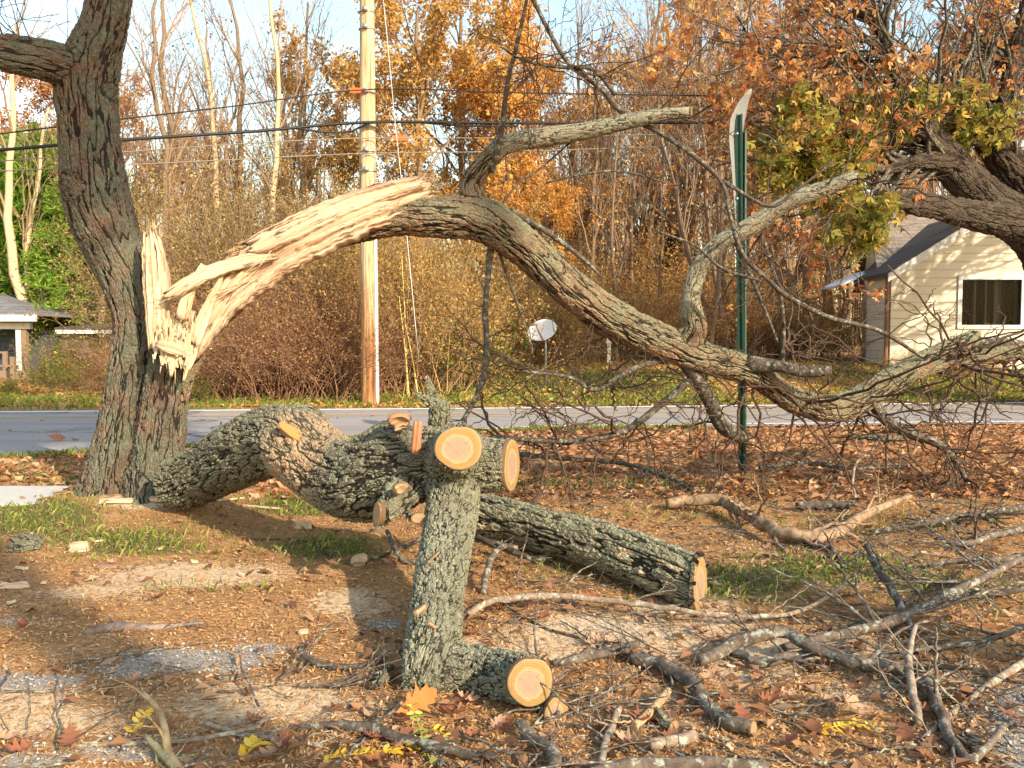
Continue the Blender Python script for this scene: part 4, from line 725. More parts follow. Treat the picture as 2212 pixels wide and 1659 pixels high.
bl = empty('blue_house', 'small blue sided house with white porch trim at the left edge', 'house'); BY = 30.0
blue = siding('blue_siding', (.055, .085, .14), .2); deck = plain('weathered_deck', (.22, .15, .10), .8, .3)
def bxp(g, x0, x1, y0, y1, d0, d1): a, b = at(x0, y1, BY), at(x1, y0, BY); box(g, a[0], b[0], BY + d0, BY + d1, a[2], b[2])
g = Geo(); bxp(g, -260, 42, 708, 812, 1.6, 1.75); bxp(g, 36, 42, 708, 812, 1.75, 4); g.build('wall', blue, bl, False)
g = Geo(); p0, p1 = at(92, 686, BY), at(-260, 686, BY); r0 = at(-8, 655, BY + 2.5); prism(g, A([[p1[0], BY - .4, p0[2] + .06], [p0[0], BY - .4, p0[2] + .06], [r0[0] - .4, BY + 2.6, r0[2] + .35], [p1[0], BY + 2.6, r0[2] + .35]]), A([0, 0, .10])); prism(g, A([[p0[0], BY - .4, p0[2] + .06], [p0[0], BY + 4.5, p0[2] + .06], [r0[0] - .4, BY + 4.5, r0[2] + .35], [r0[0] - .4, BY + 2.6, r0[2] + .35]]), A([0, 0, .10])); g.build('roof', shingles('grey_shingles', (.16, .155, .16)), bl, False)
g = Geo(); a, b = at(-260, 695, BY), at(94, 684, BY); box(g, a[0], b[0], BY - .52, BY - .41, a[2], b[2] + .05); g.build('gutter', trim, bl, False)
g = Geo(); bxp(g, -260, 68, 697, 711, -.1, .08); g.build('beam', trim, bl, False)
for x0, x1, m_ in ((38, 46, trim), (50, 58, deck)): g = Geo(); bxp(g, x0, x1, 711, 815, -.05, .12); g.build('porch_post', m_, bl, False)
g = Geo(); bxp(g, -260, 66, 800, 822, -.3, 1.6); g.build('porch_floor', deck, bl, False)
g = Geo(); bxp(g, -260, 22, 759, 763, -.2, -.12); bxp(g, -260, 45, 788, 792, -.2, -.12); bxp(g, 14, 21, 760, 800, -.22, -.1); bxp(g, -60, -53, 760, 800, -.22, -.1); prism(g, A([at(50, 762, BY - .3), at(66, 775, BY - .9), at(66, 779, BY - .9), at(50, 766, BY - .3)]), A([0, .06, 0])); bxp(g, 55, 62, 770, 830, -.9, -.8); g.build('railing', deck, bl, False)
sh = empty('garden_shed', 'low shed with a white eave board half hidden in shrubs', 'shed'); QY = 27.0
def sxp(g, x0, x1, y0, y1, d0, d1): a, b = at(x0, y1, QY), at(x1, y0, QY); box(g, a[0], b[0], QY + d0, QY + d1, a[2], b[2])
g = Geo(); sxp(g, 130, 262, 713, 721, -.3, -.24); g.build('eave_board', plain('white_board', (.85, .83, .8)), sh, False)
g = Geo(); sxp(g, 134, 258, 721, 800, 0, 3); g.build('wall', plain('brown_board', (.16, .12, .085)), sh, False)
g = Geo(); a, b = at(128, 712, QY), at(264, 712, QY); prism(g, A([[a[0], QY - .32, a[2]], [b[0], QY - .32, a[2]], [b[0], QY + 3.2, a[2] + .25], [a[0], QY + 3.2, a[2] + .25]]), A([0, 0, .06])); g.build('roof', roofd, sh, False)

# ------------------------------------------------------------------ the oak on the right, across the road
OY = 16.6
oak = empty('oak_tree', 'massive dark oak with rust and green leaves in front of the white house', 'tree')
W_ = lambda pts, step=.12: limb([(a, b, OY + c, d) for a, b, c, d in pts], step)
O = [W_([(2330, 860, 0, 190), (2325, 740, 0, 165), (2310, 620, 0, 155), (2270, 530, 0, 130), (2200, 476, 0, 100), (2130, 428, 0, 84), (2070, 372, 0, 80), (2030, 325, 0, 76), (1995, 280, 0, 62), (1965, 222, 0, 46), (1938, 165, .1, 38), (1915, 120, .1, 34), (1900, 60, .1, 32), (1878, 0, .1, 30), (1850, -80, .1, 26)]),
     W_([(2240, 505, -.2, 100), (2180, 480, -.5, 80), (2110, 466, -.8, 66), (2030, 450, -1.1, 56), (1960, 440, -1.4, 50), (1908, 434, -1.6, 48)]),
     W_([(2060, 355, -.1, 56), (2010, 348, -.3, 44), (1960, 352, -.5, 34), (1905, 366, -.7, 26), (1840, 350, -.9, 18), (1770, 330, -1.0, 13), (1690, 300, -1.1, 8)]),
     W_([(2300, 620, .5, 110), (2260, 470, .6, 100), (2210, 390, .6, 88), (2160, 330, .6, 70), (2115, 280, .6, 44), (2090, 200, .6, 28), (2075, 120, .6, 18)]),
     W_([(2165, 335, .6, 40), (2168, 240, .7, 36), (2188, 140, .8, 36), (2205, 70, .9, 34), (2230, -40, 1, 30)]),
     W_([(2000, 285, 0, 30), (1960, 245, -.3, 22), (1900, 255, -.5, 16), (1800, 260, -.7, 9)]),
     W_([(1942, 170, .1, 22), (1888, 97, -.2, 15), (1838, 90, -.4, 14), (1775, 111, -.6, 12), (1708, 124, -.7, 10), (1655, 128, -.8, 10), (1625, 93, -.9, 8), (1572, 0, -1, 6)]),
     W_([(2330, 640, 0, 120), (2420, 520, .2, 90), (2560, 400, .4, 70), (2700, 250, .6, 45), (2850, 120, .8, 25)]), W_([(2400, 545, .2, 60), (2560, 520, 0, 45), (2720, 480, 0, 34), (2900, 420, 0, 20)]), W_([(2480, 460, .3, 50), (2520, 300, .3, 40), (2560, 120, .3, 26), (2600, -80, .3, 14)]), W_([(1985, 300, -.3, 22), (1900, 310, -.8, 18), (1810, 365, -1.3, 15), (1730, 330, -1.6, 10), (1660, 290, -1.8, 7)])]
remesh_limbs('trunk', O, .045, M['oak'], oak, 2, .05, 20)
end_face(O[1], M['face2'], oak, k=.95, seed=21)
R2 = np.random.default_rng(5)
def limbs_as_polys(Ls, K=8):
    P, R = [], []
    for p, r in Ls:
        n = max(1, len(p) // K)
        for i in range(0, len(p) - K, K): P.append(p[i:i + K]); R.append(r[i:i + K])
    return A(P), A(R)
def leafcloud(P, R, n, jit, size, rg, tmin=.2, aspect=.55, droop=0.0):
    N, K, _ = P.shape; i = rg.integers(0, N, n); t = rg.uniform(tmin, 1, n) * (K - 1.001); k = t.astype(int); fr = (t - k)[:, None]
    c = P[i, k] * (1 - fr) + P[i, k + 1] * fr + rg.normal(0, jit, (n, 3)); return leaf_quads(c, size * rg.uniform(.55, 1.35, n), rg, aspect, droop)
def leaf_quads(c, s, rg, aspect=.55, droop=0.):
    n = len(c); u = rg.normal(0, 1, (n, 3)); u[:, 2] -= droop; u /= np.linalg.norm(u, axis=1)[:, None]; q = rg.normal(0, 1, (n, 3)); vv = np.cross(u, q); vv /= np.linalg.norm(vv, axis=1)[:, None]; w_ = np.cross(u, vv); s = s[:, None]
    a = c - u * s * .5; b = c + vv * s * aspect * .5 + w_ * s * .12; d = c + u * s * .5; e = c - vv * s * aspect * .5 + w_ * s * .12
    V = np.stack([a, b, d, e], 1).reshape(-1, 3); k = np.arange(n)[:, None] * 4; return V, np.hstack([k, k + 1, k + 2, k + 3])
def lobed_leaves(c, s, rg):
    n = len(c); u = rg.normal(0, 1, (n, 3)); u[:, 2] -= .5; u /= np.linalg.norm(u, axis=1)[:, None]; q = rg.normal(0, 1, (n, 3)); vv = np.cross(u, q); vv /= np.linalg.norm(vv, axis=1)[:, None]; w_ = np.cross(u, vv); s = s[:, None]; L = [c - u * s * .45]
    for a, l, wd in ((0, 1.0, .16), (.75, .66, .13), (-.75, .66, .13)):
        d = u * math.cos(a) + vv * math.sin(a) + w_ * (.25 * abs(a)); p = vv * math.cos(a) - u * math.sin(a); m = L[0] + d * s * l * .6; L += [m + p * s * wd, L[0] + d * s * l, m - p * s * wd]
    V = np.stack(L, 1).reshape(-1, 3); k = np.arange(n)[:, None] * 10; return V, np.concatenate([np.hstack([k, k + i, k + i + 1, k + i + 2]) for i in (1, 4, 7)])
def leafspots(P, R, n, jit, rg, tmin=.2):
    N, K, _ = P.shape; cl = rg.integers(0, N, n // 5); i = np.repeat(cl, 5); n = len(i); t = np.repeat(rg.uniform(.5, 1, n // 5), 5) * (K - 1.001); k = t.astype(int); fr = (t - k)[:, None]
    return P[i, k] * (1 - fr) + P[i, k + 1] * fr + rg.normal(0, jit, (n, 3))
def leaves(name, VF, mat, parent): return mesh_obj(name, VF[0], VF[1], mat, parent, False)
RUST = [(0, (.15, .055, .028)), (.3, (.34, .125, .05)), (.6, (.52, .23, .085)), (.85, (.66, .38, .14)), (1, (.60, .42, .17))]
GOLD = [(0, (.26, .13, .045)), (.3, (.47, .255, .075)), (.6, (.62, .37, .12)), (.85, (.62, .44, .17)), (1, (.36, .30, .10))]
ORNG = [(0, (.36, .14, .04)), (.4, (.66, .30, .08)), (.75, (.76, .44, .12)), (1, (.60, .46, .15))]
OLIV = [(0, (.13, .075, .03)), (.4, (.27, .16, .06)), (.7, (.40, .28, .10)), (.9, (.54, .42, .17)), (1, (.36, .34, .11))]
BROW = [(0, (.18, .08, .04)), (.4, (.33, .165, .075)), (.8, (.46, .27, .115)), (1, (.52, .36, .15))]
YGRN = [(0, (.08, .115, .028)), (.3, (.17, .19, .045)), (.6, (.36, .31, .07)), (1, (.50, .31, .08))]
GREN = [(0, (.05, .10, .02)), (.5, (.10, .17, .035)), (1, (.22, .26, .06))]
for k_, st in (('rust', RUST), ('gold', GOLD), ('orange', ORNG), ('olive', OLIV), ('brown', BROW), ('ygreen', YGRN), ('green', GREN)): M['leaf_' + k_] = leaf_mat(k_ + '_leaves', st, .4)
P0, R0 = limbs_as_polys(O[:1] + O[2:]); keep = (P0[:, :, 2].mean(1) > 4.3); P0, R0 = P0[keep], np.minimum(R0[keep], .12)
P0 = np.concatenate([P0, P0[:, :, :]]); R0 = np.concatenate([R0, R0]); o1 = grow(P0, R0, 4, 2.8, .9, (-.15, .45, .15), 8, .16, .45, .3, 0, 1, False, R2); o2 = grow(*o1, 5, 1.1, .8, (0, 0, .1), 6, .2, .6, .4, .2, 1, False, R2); o3 = grow(*o2, 2, .45, .8, (0, 0, 0), 4, .2, .7, .5, .3, 1, False, R2)
stack((o1, 6), (o2, 4), (o3, 3)).build('branches', M['stick_dark'], oak)
c = leafspots(*o3, 13000, .13, R2); c = c[((c[:, 0] < 13.5) | (R2.random(len(c)) < .15)) & (vnoise(c[:, 0] * .9, c[:, 2] * .9 + c[:, 1] * .5, 6) > .40)]; leaves('crown', lobed_leaves(c, .18 * R2.uniform(.6, 1.2, len(c)), R2), M['leaf_rust'], oak)
GL = [W_(p, .1) for p in ([(1905, 366, -.9, 20), (1800, 330, -1.2, 14), (1720, 260, -1.4, 8)], [(1850, 350, -1, 16), (1760, 390, -1.3, 12), (1650, 330, -1.6, 8)], [(1900, 440, -1.6, 14), (1850, 480, -1.8, 10), (1800, 500, -1.9, 6)], [(2010, 300, -.3, 20), (1940, 260, -.6, 14), (1870, 230, -.8, 8)], [(2080, 330, .2, 20), (2120, 260, 0, 12), (2150, 210, 0, 7)])]
g1 = limbs_as_polys(GL, 6); l2s = []

for i_ in range(len(g1[0])): l1 = grow(g1[0][i_:i_ + 1], g1[1][i_:i_ + 1], 7, .9, .8, (-.1, -.1, .1), 6, .2, .5, .4, 0, 1, False, R2); l2 = grow(*l1, 4, .4, .8, (0, 0, 0), 5, .2, .6, .5, .2, 1, False, R2); l2s.append(l2); stack((l1, 5), (l2, 3), ((g1[0][i_:i_ + 1], g1[1][i_:i_ + 1]), 8)).build('lower_branch', M['stick_dark'], oak)
l2 = (np.concatenate([q[0] for q in l2s]), np.concatenate([q[1] for q in l2s]))
c = leafspots(*l2, 5200, .13, R2); leaves('lower_leaves', lobed_leaves(c, .21 * R2.uniform(.6, 1.2, len(c)), R2), M['leaf_ygreen'], oak)

# ------------------------------------------------------------------ woods behind
pale_bark = twig_mat('pale_bark', (.42, .31, .18), (.62, .50, .33), (.30, .22, .13), .4); grey_bark = twig_mat('grey_brown_bark', (.13, .09, .06), (.25, .175, .115)); dark_bark = twig_mat('dark_trunk_bark', (.07, .05, .035), (.14, .10, .07)); fine_tw = twig_mat('fine_twigs', (.20, .13, .085), (.33, .23, .14))
def make_tree(name, label, group, h, r, seed, bark, twig, leafmat=None, nl=0, ls=.15, nb=16, bl=.38, spread=.65, tmin=.3, lean=.02, jit=.18, sub=4, sub2=3, kinds=1, up=.18):
    rg = np.random.default_rng(seed); root = empty(name, label, 'tree', group)
    K = 14; z = np.linspace(-.3, h, K); P = np.stack([np.cumsum(rg.normal(0, h * .008, K)) + lean * z, np.cumsum(rg.normal(0, h * .008, K)), z], 1)[None]; P[0, :, :2] -= P[0, 1, :2]; R = (r * np.linspace(1, .22, K) ** .9)[None]
    if kinds > 1:
        Ps, Rs = [P], [R]
        for q in range(kinds - 1):
            a = rg.uniform(0, 6.28); pp = P.copy(); dv = np.linspace(0, 1, K) ** .8; pp[0, :, 0] += math.cos(a) * dv * h * .20; pp[0, :, 1] += math.sin(a) * dv * h * .2; pp[0, :, 2] *= rg.uniform(.8, 1); Ps.append(pp); Rs.append(R * rg.uniform(.6, .85))
        P, R = np.concatenate(Ps), np.concatenate(Rs)
    b1 = grow(P, R, nb, h * bl, spread, (0, 0, up), 8, .10, .42, .3, tmin, .98, False, rg); b2 = grow(*b1, sub, h * bl * .42, .6, (0, 0, .12), 6, .14, .6, .35, .2, 1, False, rg); b3 = grow(*b2, sub2, h * bl * .2, .6, (0, 0, .1), 4, .16, .65, .4, .2, 1, False, rg)
    stack(((P, R), 10)).build('trunk', bark, root); stack((b1, 5), (b2, 3), (b3, 3)).build('branches', twig, root)
    if nl: leaves('crown', leafcloud(*b3, nl, jit, ls, rg), leafmat, root)
    return root
def place(o, x, y, rz=0, s=1.0, sz=None):
    o.location = (x, y, float(gz(x, y)) - .05); o.rotation_euler = (0, 0, rz); o.scale = (s, s, sz or s); return o
def put(proto, first, x, y, rz, s, label=None, sz=None):
    o = proto if first else copy_tree(proto)
    if label: o['label'] = label
    return place(o, x, y, rz, s, sz)
def xat(px, Y): return (px - CX) / F * Y
RT = np.random.default_rng(77)
rust_t = make_tree('rust_oak', 'rust brown leafed oak in the woods', 'rust leafed oaks in the woods', 15, .24, 1, grey_bark, fine_tw, M['leaf_rust'], 11000, .19, 18, .34, .75, .25)
gold_t = make_tree('golden_oak', 'golden leafed oak in the woods', 'golden leafed oaks in the woods', 13, .22, 2, grey_bark, fine_tw, M['leaf_gold'], 15000, .17, 18, .36, .75, .2)
orng_t = make_tree('orange_maple', 'orange leafed maple in the woods', 'orange leafed maples in the woods', 12, .2, 3, grey_bark, fine_tw, M['leaf_orange'], 13000, .18, 18, .34, .75, .2)
bare_t = make_tree('bare_tree', 'tall bare grey tree with a haze of fine twigs in the woods', 'bare grey trees in the woods', 16, .17, 4, grey_bark, fine_tw, None, 0, .1, 20, .34, .45, .22, sub=6, sub2=4)
bare2_t = make_tree('forked_bare_tree', 'forked bare tree with many slim stems in the woods', 'forked bare trees in the woods', 15, .15, 5, grey_bark, fine_tw, M['leaf_rust'], 700, .14, 14, .34, .45, .25, sub=5, sub2=4, kinds=4)
for k, (n_, t_, s_) in enumerate(((.6, 18.3, 1.0), (3.9, 19.0, 1.0))):  # unseen oaks, added behind the viewer to shade the broken tree
    if k == 0: st_ = make_tree('added_shade_oak', 'tall russet oak standing well behind the viewer to the right', 'tall oaks behind the viewer', 17.5, .26, 15, grey_bark, fine_tw, M['leaf_rust'], 12000, .21, 16, .22, .85, .60, jit=.3)
    o = st_ if k == 0 else copy_tree(st_); o['label'] = ('tall russet oak standing well behind the viewer to the right', 'second tall oak farthest right behind the viewer', 'third tall oak nearest straight behind the viewer')[k]
    ca, sa = math.cos(SUN_AZ), math.sin(SUN_AZ); bx, by = TRUNK[0], TRUNK[1]; d0 = n_ - (bx * ca + by * sa); place(o, bx + d0 * ca + t_ * sa, by + d0 * sa - t_ * ca, k * 2.0, s_)
# trees one can tell apart
p = make_tree('pale_tree', 'tall straight pale trunk, furthest right of the two sunlit ones between broken tree and pole', 'sunlit pale trunks', 15, .155, 6, pale_bark, fine_tw, None, 0, .1, 12, .3, .5, .38, 0, sub=6, sub2=4); place(p, xat(585, 29), 29)
p2 = copy_tree(p); p2['label'] = 'leaning pale trunk, left of the straighter one between broken tree and pole'; place(p2, xat(503, 31), 31, 2.0, 1.05); p2.rotation_euler = (0, -.105, 0)
p3 = make_tree('pale_tree', 'pale sunlit tree splitting into several stems above the green pine at left', 'sunlit pale trunks', 14, .24, 8, pale_bark, fine_tw, None, 0, .1, 9, .3, .5, .4, -.02, kinds=4); place(p3, xat(66, 33), 33, .3)
p4 = make_tree('grey_tree', 'grey many stemmed bare tree right behind the upright broken trunk', None, 15, .2, 9, grey_bark, fine_tw, None, 0, .1, 12, .3, .4, .3, kinds=3, sub=6, sub2=4); place(p4, xat(378, 30), 30, 1.2)
p5 = copy_tree(p4); p5['label'] = 'slim forked bare tree between the two sunlit pale trunks'; place(p5, xat(536, 33), 33, 3.0, 1.0)
put(orng_t, True, xat(1178, 27), 27, .4, .50, 'small bright orange maple seen under the arching limb'); 
put(gold_t, True, xat(900, 29), 29, .8, 1.0, 'large golden oak directly right of the utility pole')
o = put(gold_t, False, xat(745, 33), 33, 2.1, .85, 'golden oak just left of the utility pole')
o = put(gold_t, False, xat(1010, 35), 35, 3.4, 1.15); o['label'] = 'tall golden oak standing between the pole and the orange maples'
o = put(orng_t, False, xat(1110, 31), 31, 1.9, .95, 'tall orange maple above the knee of the arching limb')
o = put(orng_t, False, xat(1230, 38), 38, .2, 1.0, 'orange maple at top centre beside a gap of sky')
o = put(gold_t, False, xat(1090, 25.5), 25.5, 5.2, .33, 'young golden oak behind the satellite dish')
rl = put(rust_t, True, xat(1600, 33), 33, .3, .95, 'rust oak crowning the view above the street sign')
for px, Y, s, lab in ((1450, 37, 1.0, 'rust oak left of the street sign beyond the bare stems'), (1790, 40, .8, 'rust oak behind the lower leaves of the dark oak'), (2180, 35, 1.0, 'rust oak at the right edge above the house'), (2330, 37, 1.1, 'rust oak partly outside the right edge'), (300, 46, .92, 'rust oak seen through bare stems behind the broken trunk'), (150, 45, .95, 'rust oak far behind the pine at left'), (-60, 44, 1.0, 'rust oak at the left edge under the long limb'), (430, 50, .85, None), (690, 52, .8, None), (1960, 50, .9, None)):
    o = copy_tree(rust_t); o['label'] = lab or 'distant rust leafed oak partly hidden by nearer trees'; place(o, xat(px, Y), Y, RT.uniform(0, 6.3), s)
for k in range(0, 34):
    if k % 3 == 1: continue
    Y = RT.uniform(31, 52); px = [120, 320, 420, 470, 540, 620, 660, 720, 1270, 1300, 1330, 1360, 1390, 1420, 1480, 1520, 1570, 1640, 1700, 1760, 1830, 1900, 2000, 2120, -60, 20, 240, 800, 960, 1130, 1200, 1250, 1450, 1610][k] + RT.uniform(-15, 15)
    o = put(bare_t, k == 0, xat(px, Y), Y, RT.uniform(0, 6.3), RT.uniform(.75, 1.1))
for k in range(22):
    Y = RT.uniform(26, 44); px = [290, 440, 640, 700, 1260, 1310, 1350, 1400, 1470, 1530, 1580, 1660, 1730, 1800, 850, 1050, 1150, 210, 60, 2060, 1240, 1620][k] + RT.uniform(-12, 12)
    o = put(bare2_t, k == 0, xat(px, Y), Y, RT.uniform(0, 6.3), RT.uniform(.6, 1.0))
slim = make_tree('slim_trunk', 'slim brown trunk lit by low sun in the woods under the arch', 'slim trunks under the arching limb', 9, .075, 12, grey_bark, fine_tw, M['leaf_orange'], 260, .13, 8, .22, .5, .3, sub=4, sub2=2)
for k in range(30):
    if k % 2: continue
    Y = RT.uniform(24, 36); px = 1240 + k * 24 + RT.uniform(-12, 12)
    if px > 1850 and Y < 32: Y = 33
    put(slim, k == 0, xat(px, Y), Y, RT.uniform(0, 6.3), RT.uniform(.7, 1.25))
# distant wood: fine stems and leaf haze nobody could count
rg = np.random.default_rng(31); nW = 900; Yw = rg.uniform(52, 82, nW); xw = rg.uniform(-.78, .78, nW) * Yw; b = np.stack([xw, Yw, gz(xw, Yw)], 1); d = np.stack([rg.normal(0, .05, nW), rg.normal(0, .05, nW), np.ones(nW)], 1); hh = rg.uniform(7, 17, nW)
w1 = walk(b, d, hh, rg.uniform(.05, .16, nW), 8, .03, .25, False, rg); w2 = grow(*w1, 7, 3.0, .5, (0, 0, .3), 5, .1, .4, .4, .2, 1, False, rg)
tag(stack((w1, 4), (w2, 3)).build('distant_wood', grey_bark), 'grey brown mass of thin stems closing the view far behind', 'wood', kind='stuff')
i = rg.integers(0, len(w2[0]), 30000); c = w2[0][i, rg.integers(1, 5, 30000)] + rg.normal(0, .5, (30000, 3)); c = c[(c[:, 2] < 6.5 + 3.5 * vnoise(c[:, 0] * .12, c[:, 1] * .12, 8))]
tag(leaves('distant_foliage', leaf_quads(c, rg.uniform(.2, .42, len(c)), rg), M['leaf_brown'], None), 'dull brown leaves in the wood far behind', 'foliage', kind='stuff')
# conifers
def conifer(name, label, h, r, seed, mat, n=34, spray=22):
    rg = np.random.default_rng(seed); root = empty(name, label, 'tree'); z = np.linspace(-.2, h, 12); P = np.stack([.05 * np.sin(z), .05 * np.cos(z), z], 1); g = Geo(); g.add(*tube(P, np.linspace(.13, .02, 12) * h / 6, 8)); g.build('trunk', dark_bark, root)
    m = n * 6; zz = rg.uniform(.06, .98, m); a = rg.uniform(0, 6.28, m); L = r * (1.02 - zz) ** .75 * rg.uniform(.55, 1.1, m); d = np.stack([np.cos(a), np.sin(a), rg.normal(.12, .12, m)], 1); d /= np.linalg.norm(d, axis=1)[:, None]
    b = np.stack([0 * zz, 0 * zz, zz * h], 1); B = walk(b, d, L, L * .012 + .004, 7, .05, .3, False, rg, (0, 0, -.03)); B2 = grow(*B, 7, r * .30, .75, (0, 0, .03), 5, .06, .6, .4, .25, 1, False, rg); stack((B, 4), (B2, 3)).build('branches', dark_bark, root)
    nn = spray * len(B2[0]); i = rg.integers(0, len(B2[0]), nn); t = rg.uniform(.1, 1, nn) * 3.99; k = t.astype(int); fr = (t - k)[:, None]; c = B2[0][i, k] * (1 - fr) + B2[0][i, k + 1] * fr; dd = B2[0][i, k + 1] - B2[0][i, k]; dd /= np.linalg.norm(dd, axis=1)[:, None]
    u = dd * .8 + rg.normal(0, .5, (nn, 3)) + A([0, 0, .05]); u /= np.linalg.norm(u, axis=1)[:, None]; s = rg.uniform(.12, .26, nn)[:, None] * (h / 7); q = np.cross(u, rg.normal(0, 1, (nn, 3))); q /= np.linalg.norm(q, axis=1)[:, None]
    V = np.stack([c - q * s * .08, c + u * s * .5 - q * s * .11, c + u * s, c + q * s * .11], 1).reshape(-1, 3); k4 = np.arange(nn)[:, None] * 4; leaves('crown', (V, np.hstack([k4, k4 + 1, k4 + 2, k4 + 3])), mat, root); return root
M['needle'] = leaf_mat('pine_needles', [(0, (.07, .15, .025)), (.4, (.17, .33, .045)), (.75, (.30, .47, .06)), (1, (.44, .52, .09))], .5); M['needle_d'] = leaf_mat('dark_needles', [(0, (.015, .035, .012)), (.6, (.035, .065, .02)), (1, (.08, .10, .03))], .2)
pine = conifer('pine_tree', 'bright green pine at the left edge behind the blue house', 9.2, 4.3, 41, M['needle'], 50, 38); place(pine, xat(95, 37), 37, 0, 1.12)
pine2 = copy_tree(pine); pine2['label'] = 'smaller bright green pine close behind the broken trunk'; place(pine2, xat(218, 34.5), 34.5, 2, .92)
pine3 = copy_tree(pine); pine3['label'] = 'bright green pine mostly outside the left edge'; place(pine3, xat(-60, 39), 39, 4, .92)
ev = conifer('evergreen', 'small dark evergreen in the woods left of the street sign', 5.0, 1.3, 42, M['needle_d'], 26, 20); place(ev, xat(1445, 33), 33)
for px, Y, s, lab in ((1480, 36, 1.0, 'dark evergreen just behind the grey upright limb'), (1330, 35, .8, 'low dark evergreen between slim trunks right of the orange maple'), (1660, 38, 1.05, 'dark evergreen right of the street sign behind twigs')): o = copy_tree(ev); o['label'] = lab; place(o, xat(px, Y), Y, s * 3, s)

# ------------------------------------------------------------------ shrubs along the far verge
def shrub(name, label, cat, group, w, d, h, ns, seed, stem, mats, nl, ls, arch_=.0, sub=4, zig=.12, rad=.011, fill=.5, floor=False):
    rg = np.random.default_rng(seed); root = empty(name, label, cat, group); b = np.stack([rg.normal(0, w * .26, ns), rg.normal(0, d * .25, ns), np.zeros(ns)], 1); a = rg.uniform(0, 6.28, ns); sp_a = rg.uniform(.05, .75, ns)
    dv = np.stack([np.cos(a) * sp_a + b[:, 0] / w * .8, np.sin(a) * sp_a, np.ones(ns)], 1); dv /= np.linalg.norm(dv, axis=1)[:, None]; L = h * rg.uniform(.55, 1.15, ns) * (1.1 - .55 * np.abs(b[:, 0]) / w)
    s1 = walk(b, dv, L, rg.uniform(.6, 1.4, ns) * rad, 10, zig, .35, False, rg, (0, 0, -arch_)); s2 = grow(*s1, sub, h * .34, .65, (0, 0, .1 - arch_ * 1.2), 7, zig * 1.4, .6, .4, .2, 1, False, rg); s3 = grow(*s2, 3, h * .13, .7, (0, 0, 0), 4, .2, .65, .5, .2, 1, False, rg)
    for P, R in (s1, s2, s3): P[..., 2] = np.maximum(P[..., 2], .01)
    stack((s1, 4), (s2, 3), (s3, 3)).build('stems', stem, root)
    for q, (m_, fr) in enumerate(mats):
        n = int(nl * fr)
        if n: leaves('leaves', leafcloud(*s3, n, h * .035, ls, rg), m_, root)
    return root
vine = twig_mat('reddish_vines', (.16, .075, .045), (.30, .17, .10)); tan_stem = twig_mat('tan_stems', (.34, .21, .10), (.50, .34, .17))
br = shrub('bramble_thicket', 'reddish brown bramble mound overhanging the road behind the fallen limb', 'thicket', None, 4.2, 2.2, 3.2, 300, 51, vine, [(M['leaf_brown'], 1)], 12000, .055, .10, 6, .14, .012); place(br, xat(600, 18.4), 18.4)
br2 = copy_tree(br); br2['label'] = 'brown bramble mound partly hidden by the base of the broken tree'; place(br2, xat(372, 19.0), 19.0, 2.6, .55)
br3 = copy_tree(br); br3['label'] = 'brown bramble mound right behind the utility pole'; place(br3, xat(760, 19.6), 19.6, 1.2, .95)
ol = shrub('olive_shrub', 'tall olive leafed shrub above the bramble mound left of the pole', 'shrub', 'tall olive shrubs', 3.6, 2.6, 5.2, 90, 52, fine_tw, [(M['leaf_olive'], 1)], 15000, .075, .02, 6, .12, .014); place(ol, xat(470, 21.5), 21.5)
for px, Y, s, lab in ((640, 21.2, 1.0, 'olive leafed shrub nearest the left side of the utility pole'), (372, 22.5, .85, 'olive leafed shrub just right of the broken trunk'), (560, 24.0, 1.1, 'tallest olive leafed shrub behind the splintered wood'), (760, 23.5, .92, 'olive leafed shrub straight behind the utility pole'), (900, 23.0, .85, 'olive shrub right of the pole behind the golden shrub'), (112, 26, .26, 'low olive shrub beside the left end of the garden shed')):
    o = copy_tree(ol); o['label'] = lab; place(o, xat(px, Y), Y, s * 9 % 6, s)
gs = shrub('golden_shrub', 'dense golden shrub beside the right of the utility pole', 'shrub', 'golden shrubs', 2.4, 1.8, 4.2, 80, 53, tan_stem, [(M['leaf_olive'], .55), (M['leaf_gold'], .45)], 12000, .075, .02, 6, .10, .011); place(gs, xat(885, 18.9), 18.9, 0, .95)
for px, Y, s, lab in ((955, 20.6, .92, 'golden shrub left of the hanging twig under the arch'), (1250, 24, .72, 'golden shrub right behind the satellite dish'), (1150, 25.2, .78, 'golden shrub between the dish and the hanging twig'), (835, 20.6, 1.0, 'golden shrub touching the right side of the pole')):
    o = copy_tree(gs); o['label'] = lab; place(o, xat(px, Y), Y, s * 7 % 6, s)
gn = shrub('green_shrub', 'small leafy green shrub below the golden shrubs under the arch', 'shrub', 'green shrubs', 1.3, 1.0, 1.7, 40, 54, fine_tw, [(M['leaf_green'], .5), (M['leaf_ygreen'], .5)], 3000, .08, .02, 5, .10, .007); place(gn, xat(1005, 19.0), 19.0)
for px, Y, s, lab in ((178, 23.5, .95, 'green shrub between the blue house and the broken trunk'), (120, 20.5, .55, 'low yellow green bush at the left verge'), (425, 17.6, .38, 'small green bush at the right foot of the broken tree'), (22, 19.5, .30, 'low yellow green bush nearest the left edge')):
    o = copy_tree(gn); o['label'] = lab; place(o, xat(px, Y), Y, s * 7 % 6, s)
bs = shrub('brown_shrub', 'brown shrub in the far yard left of the satellite dish', 'shrub', 'brown shrubs in the far yard', 2.6, 2.0, 3.0, 80, 55, fine_tw, [(M['leaf_brown'], .5), (M['leaf_orange'], .3), (M['leaf_olive'], .2)], 9000, .08, .03, 5, .14, .010); place(bs, xat(1050, 24), 24)
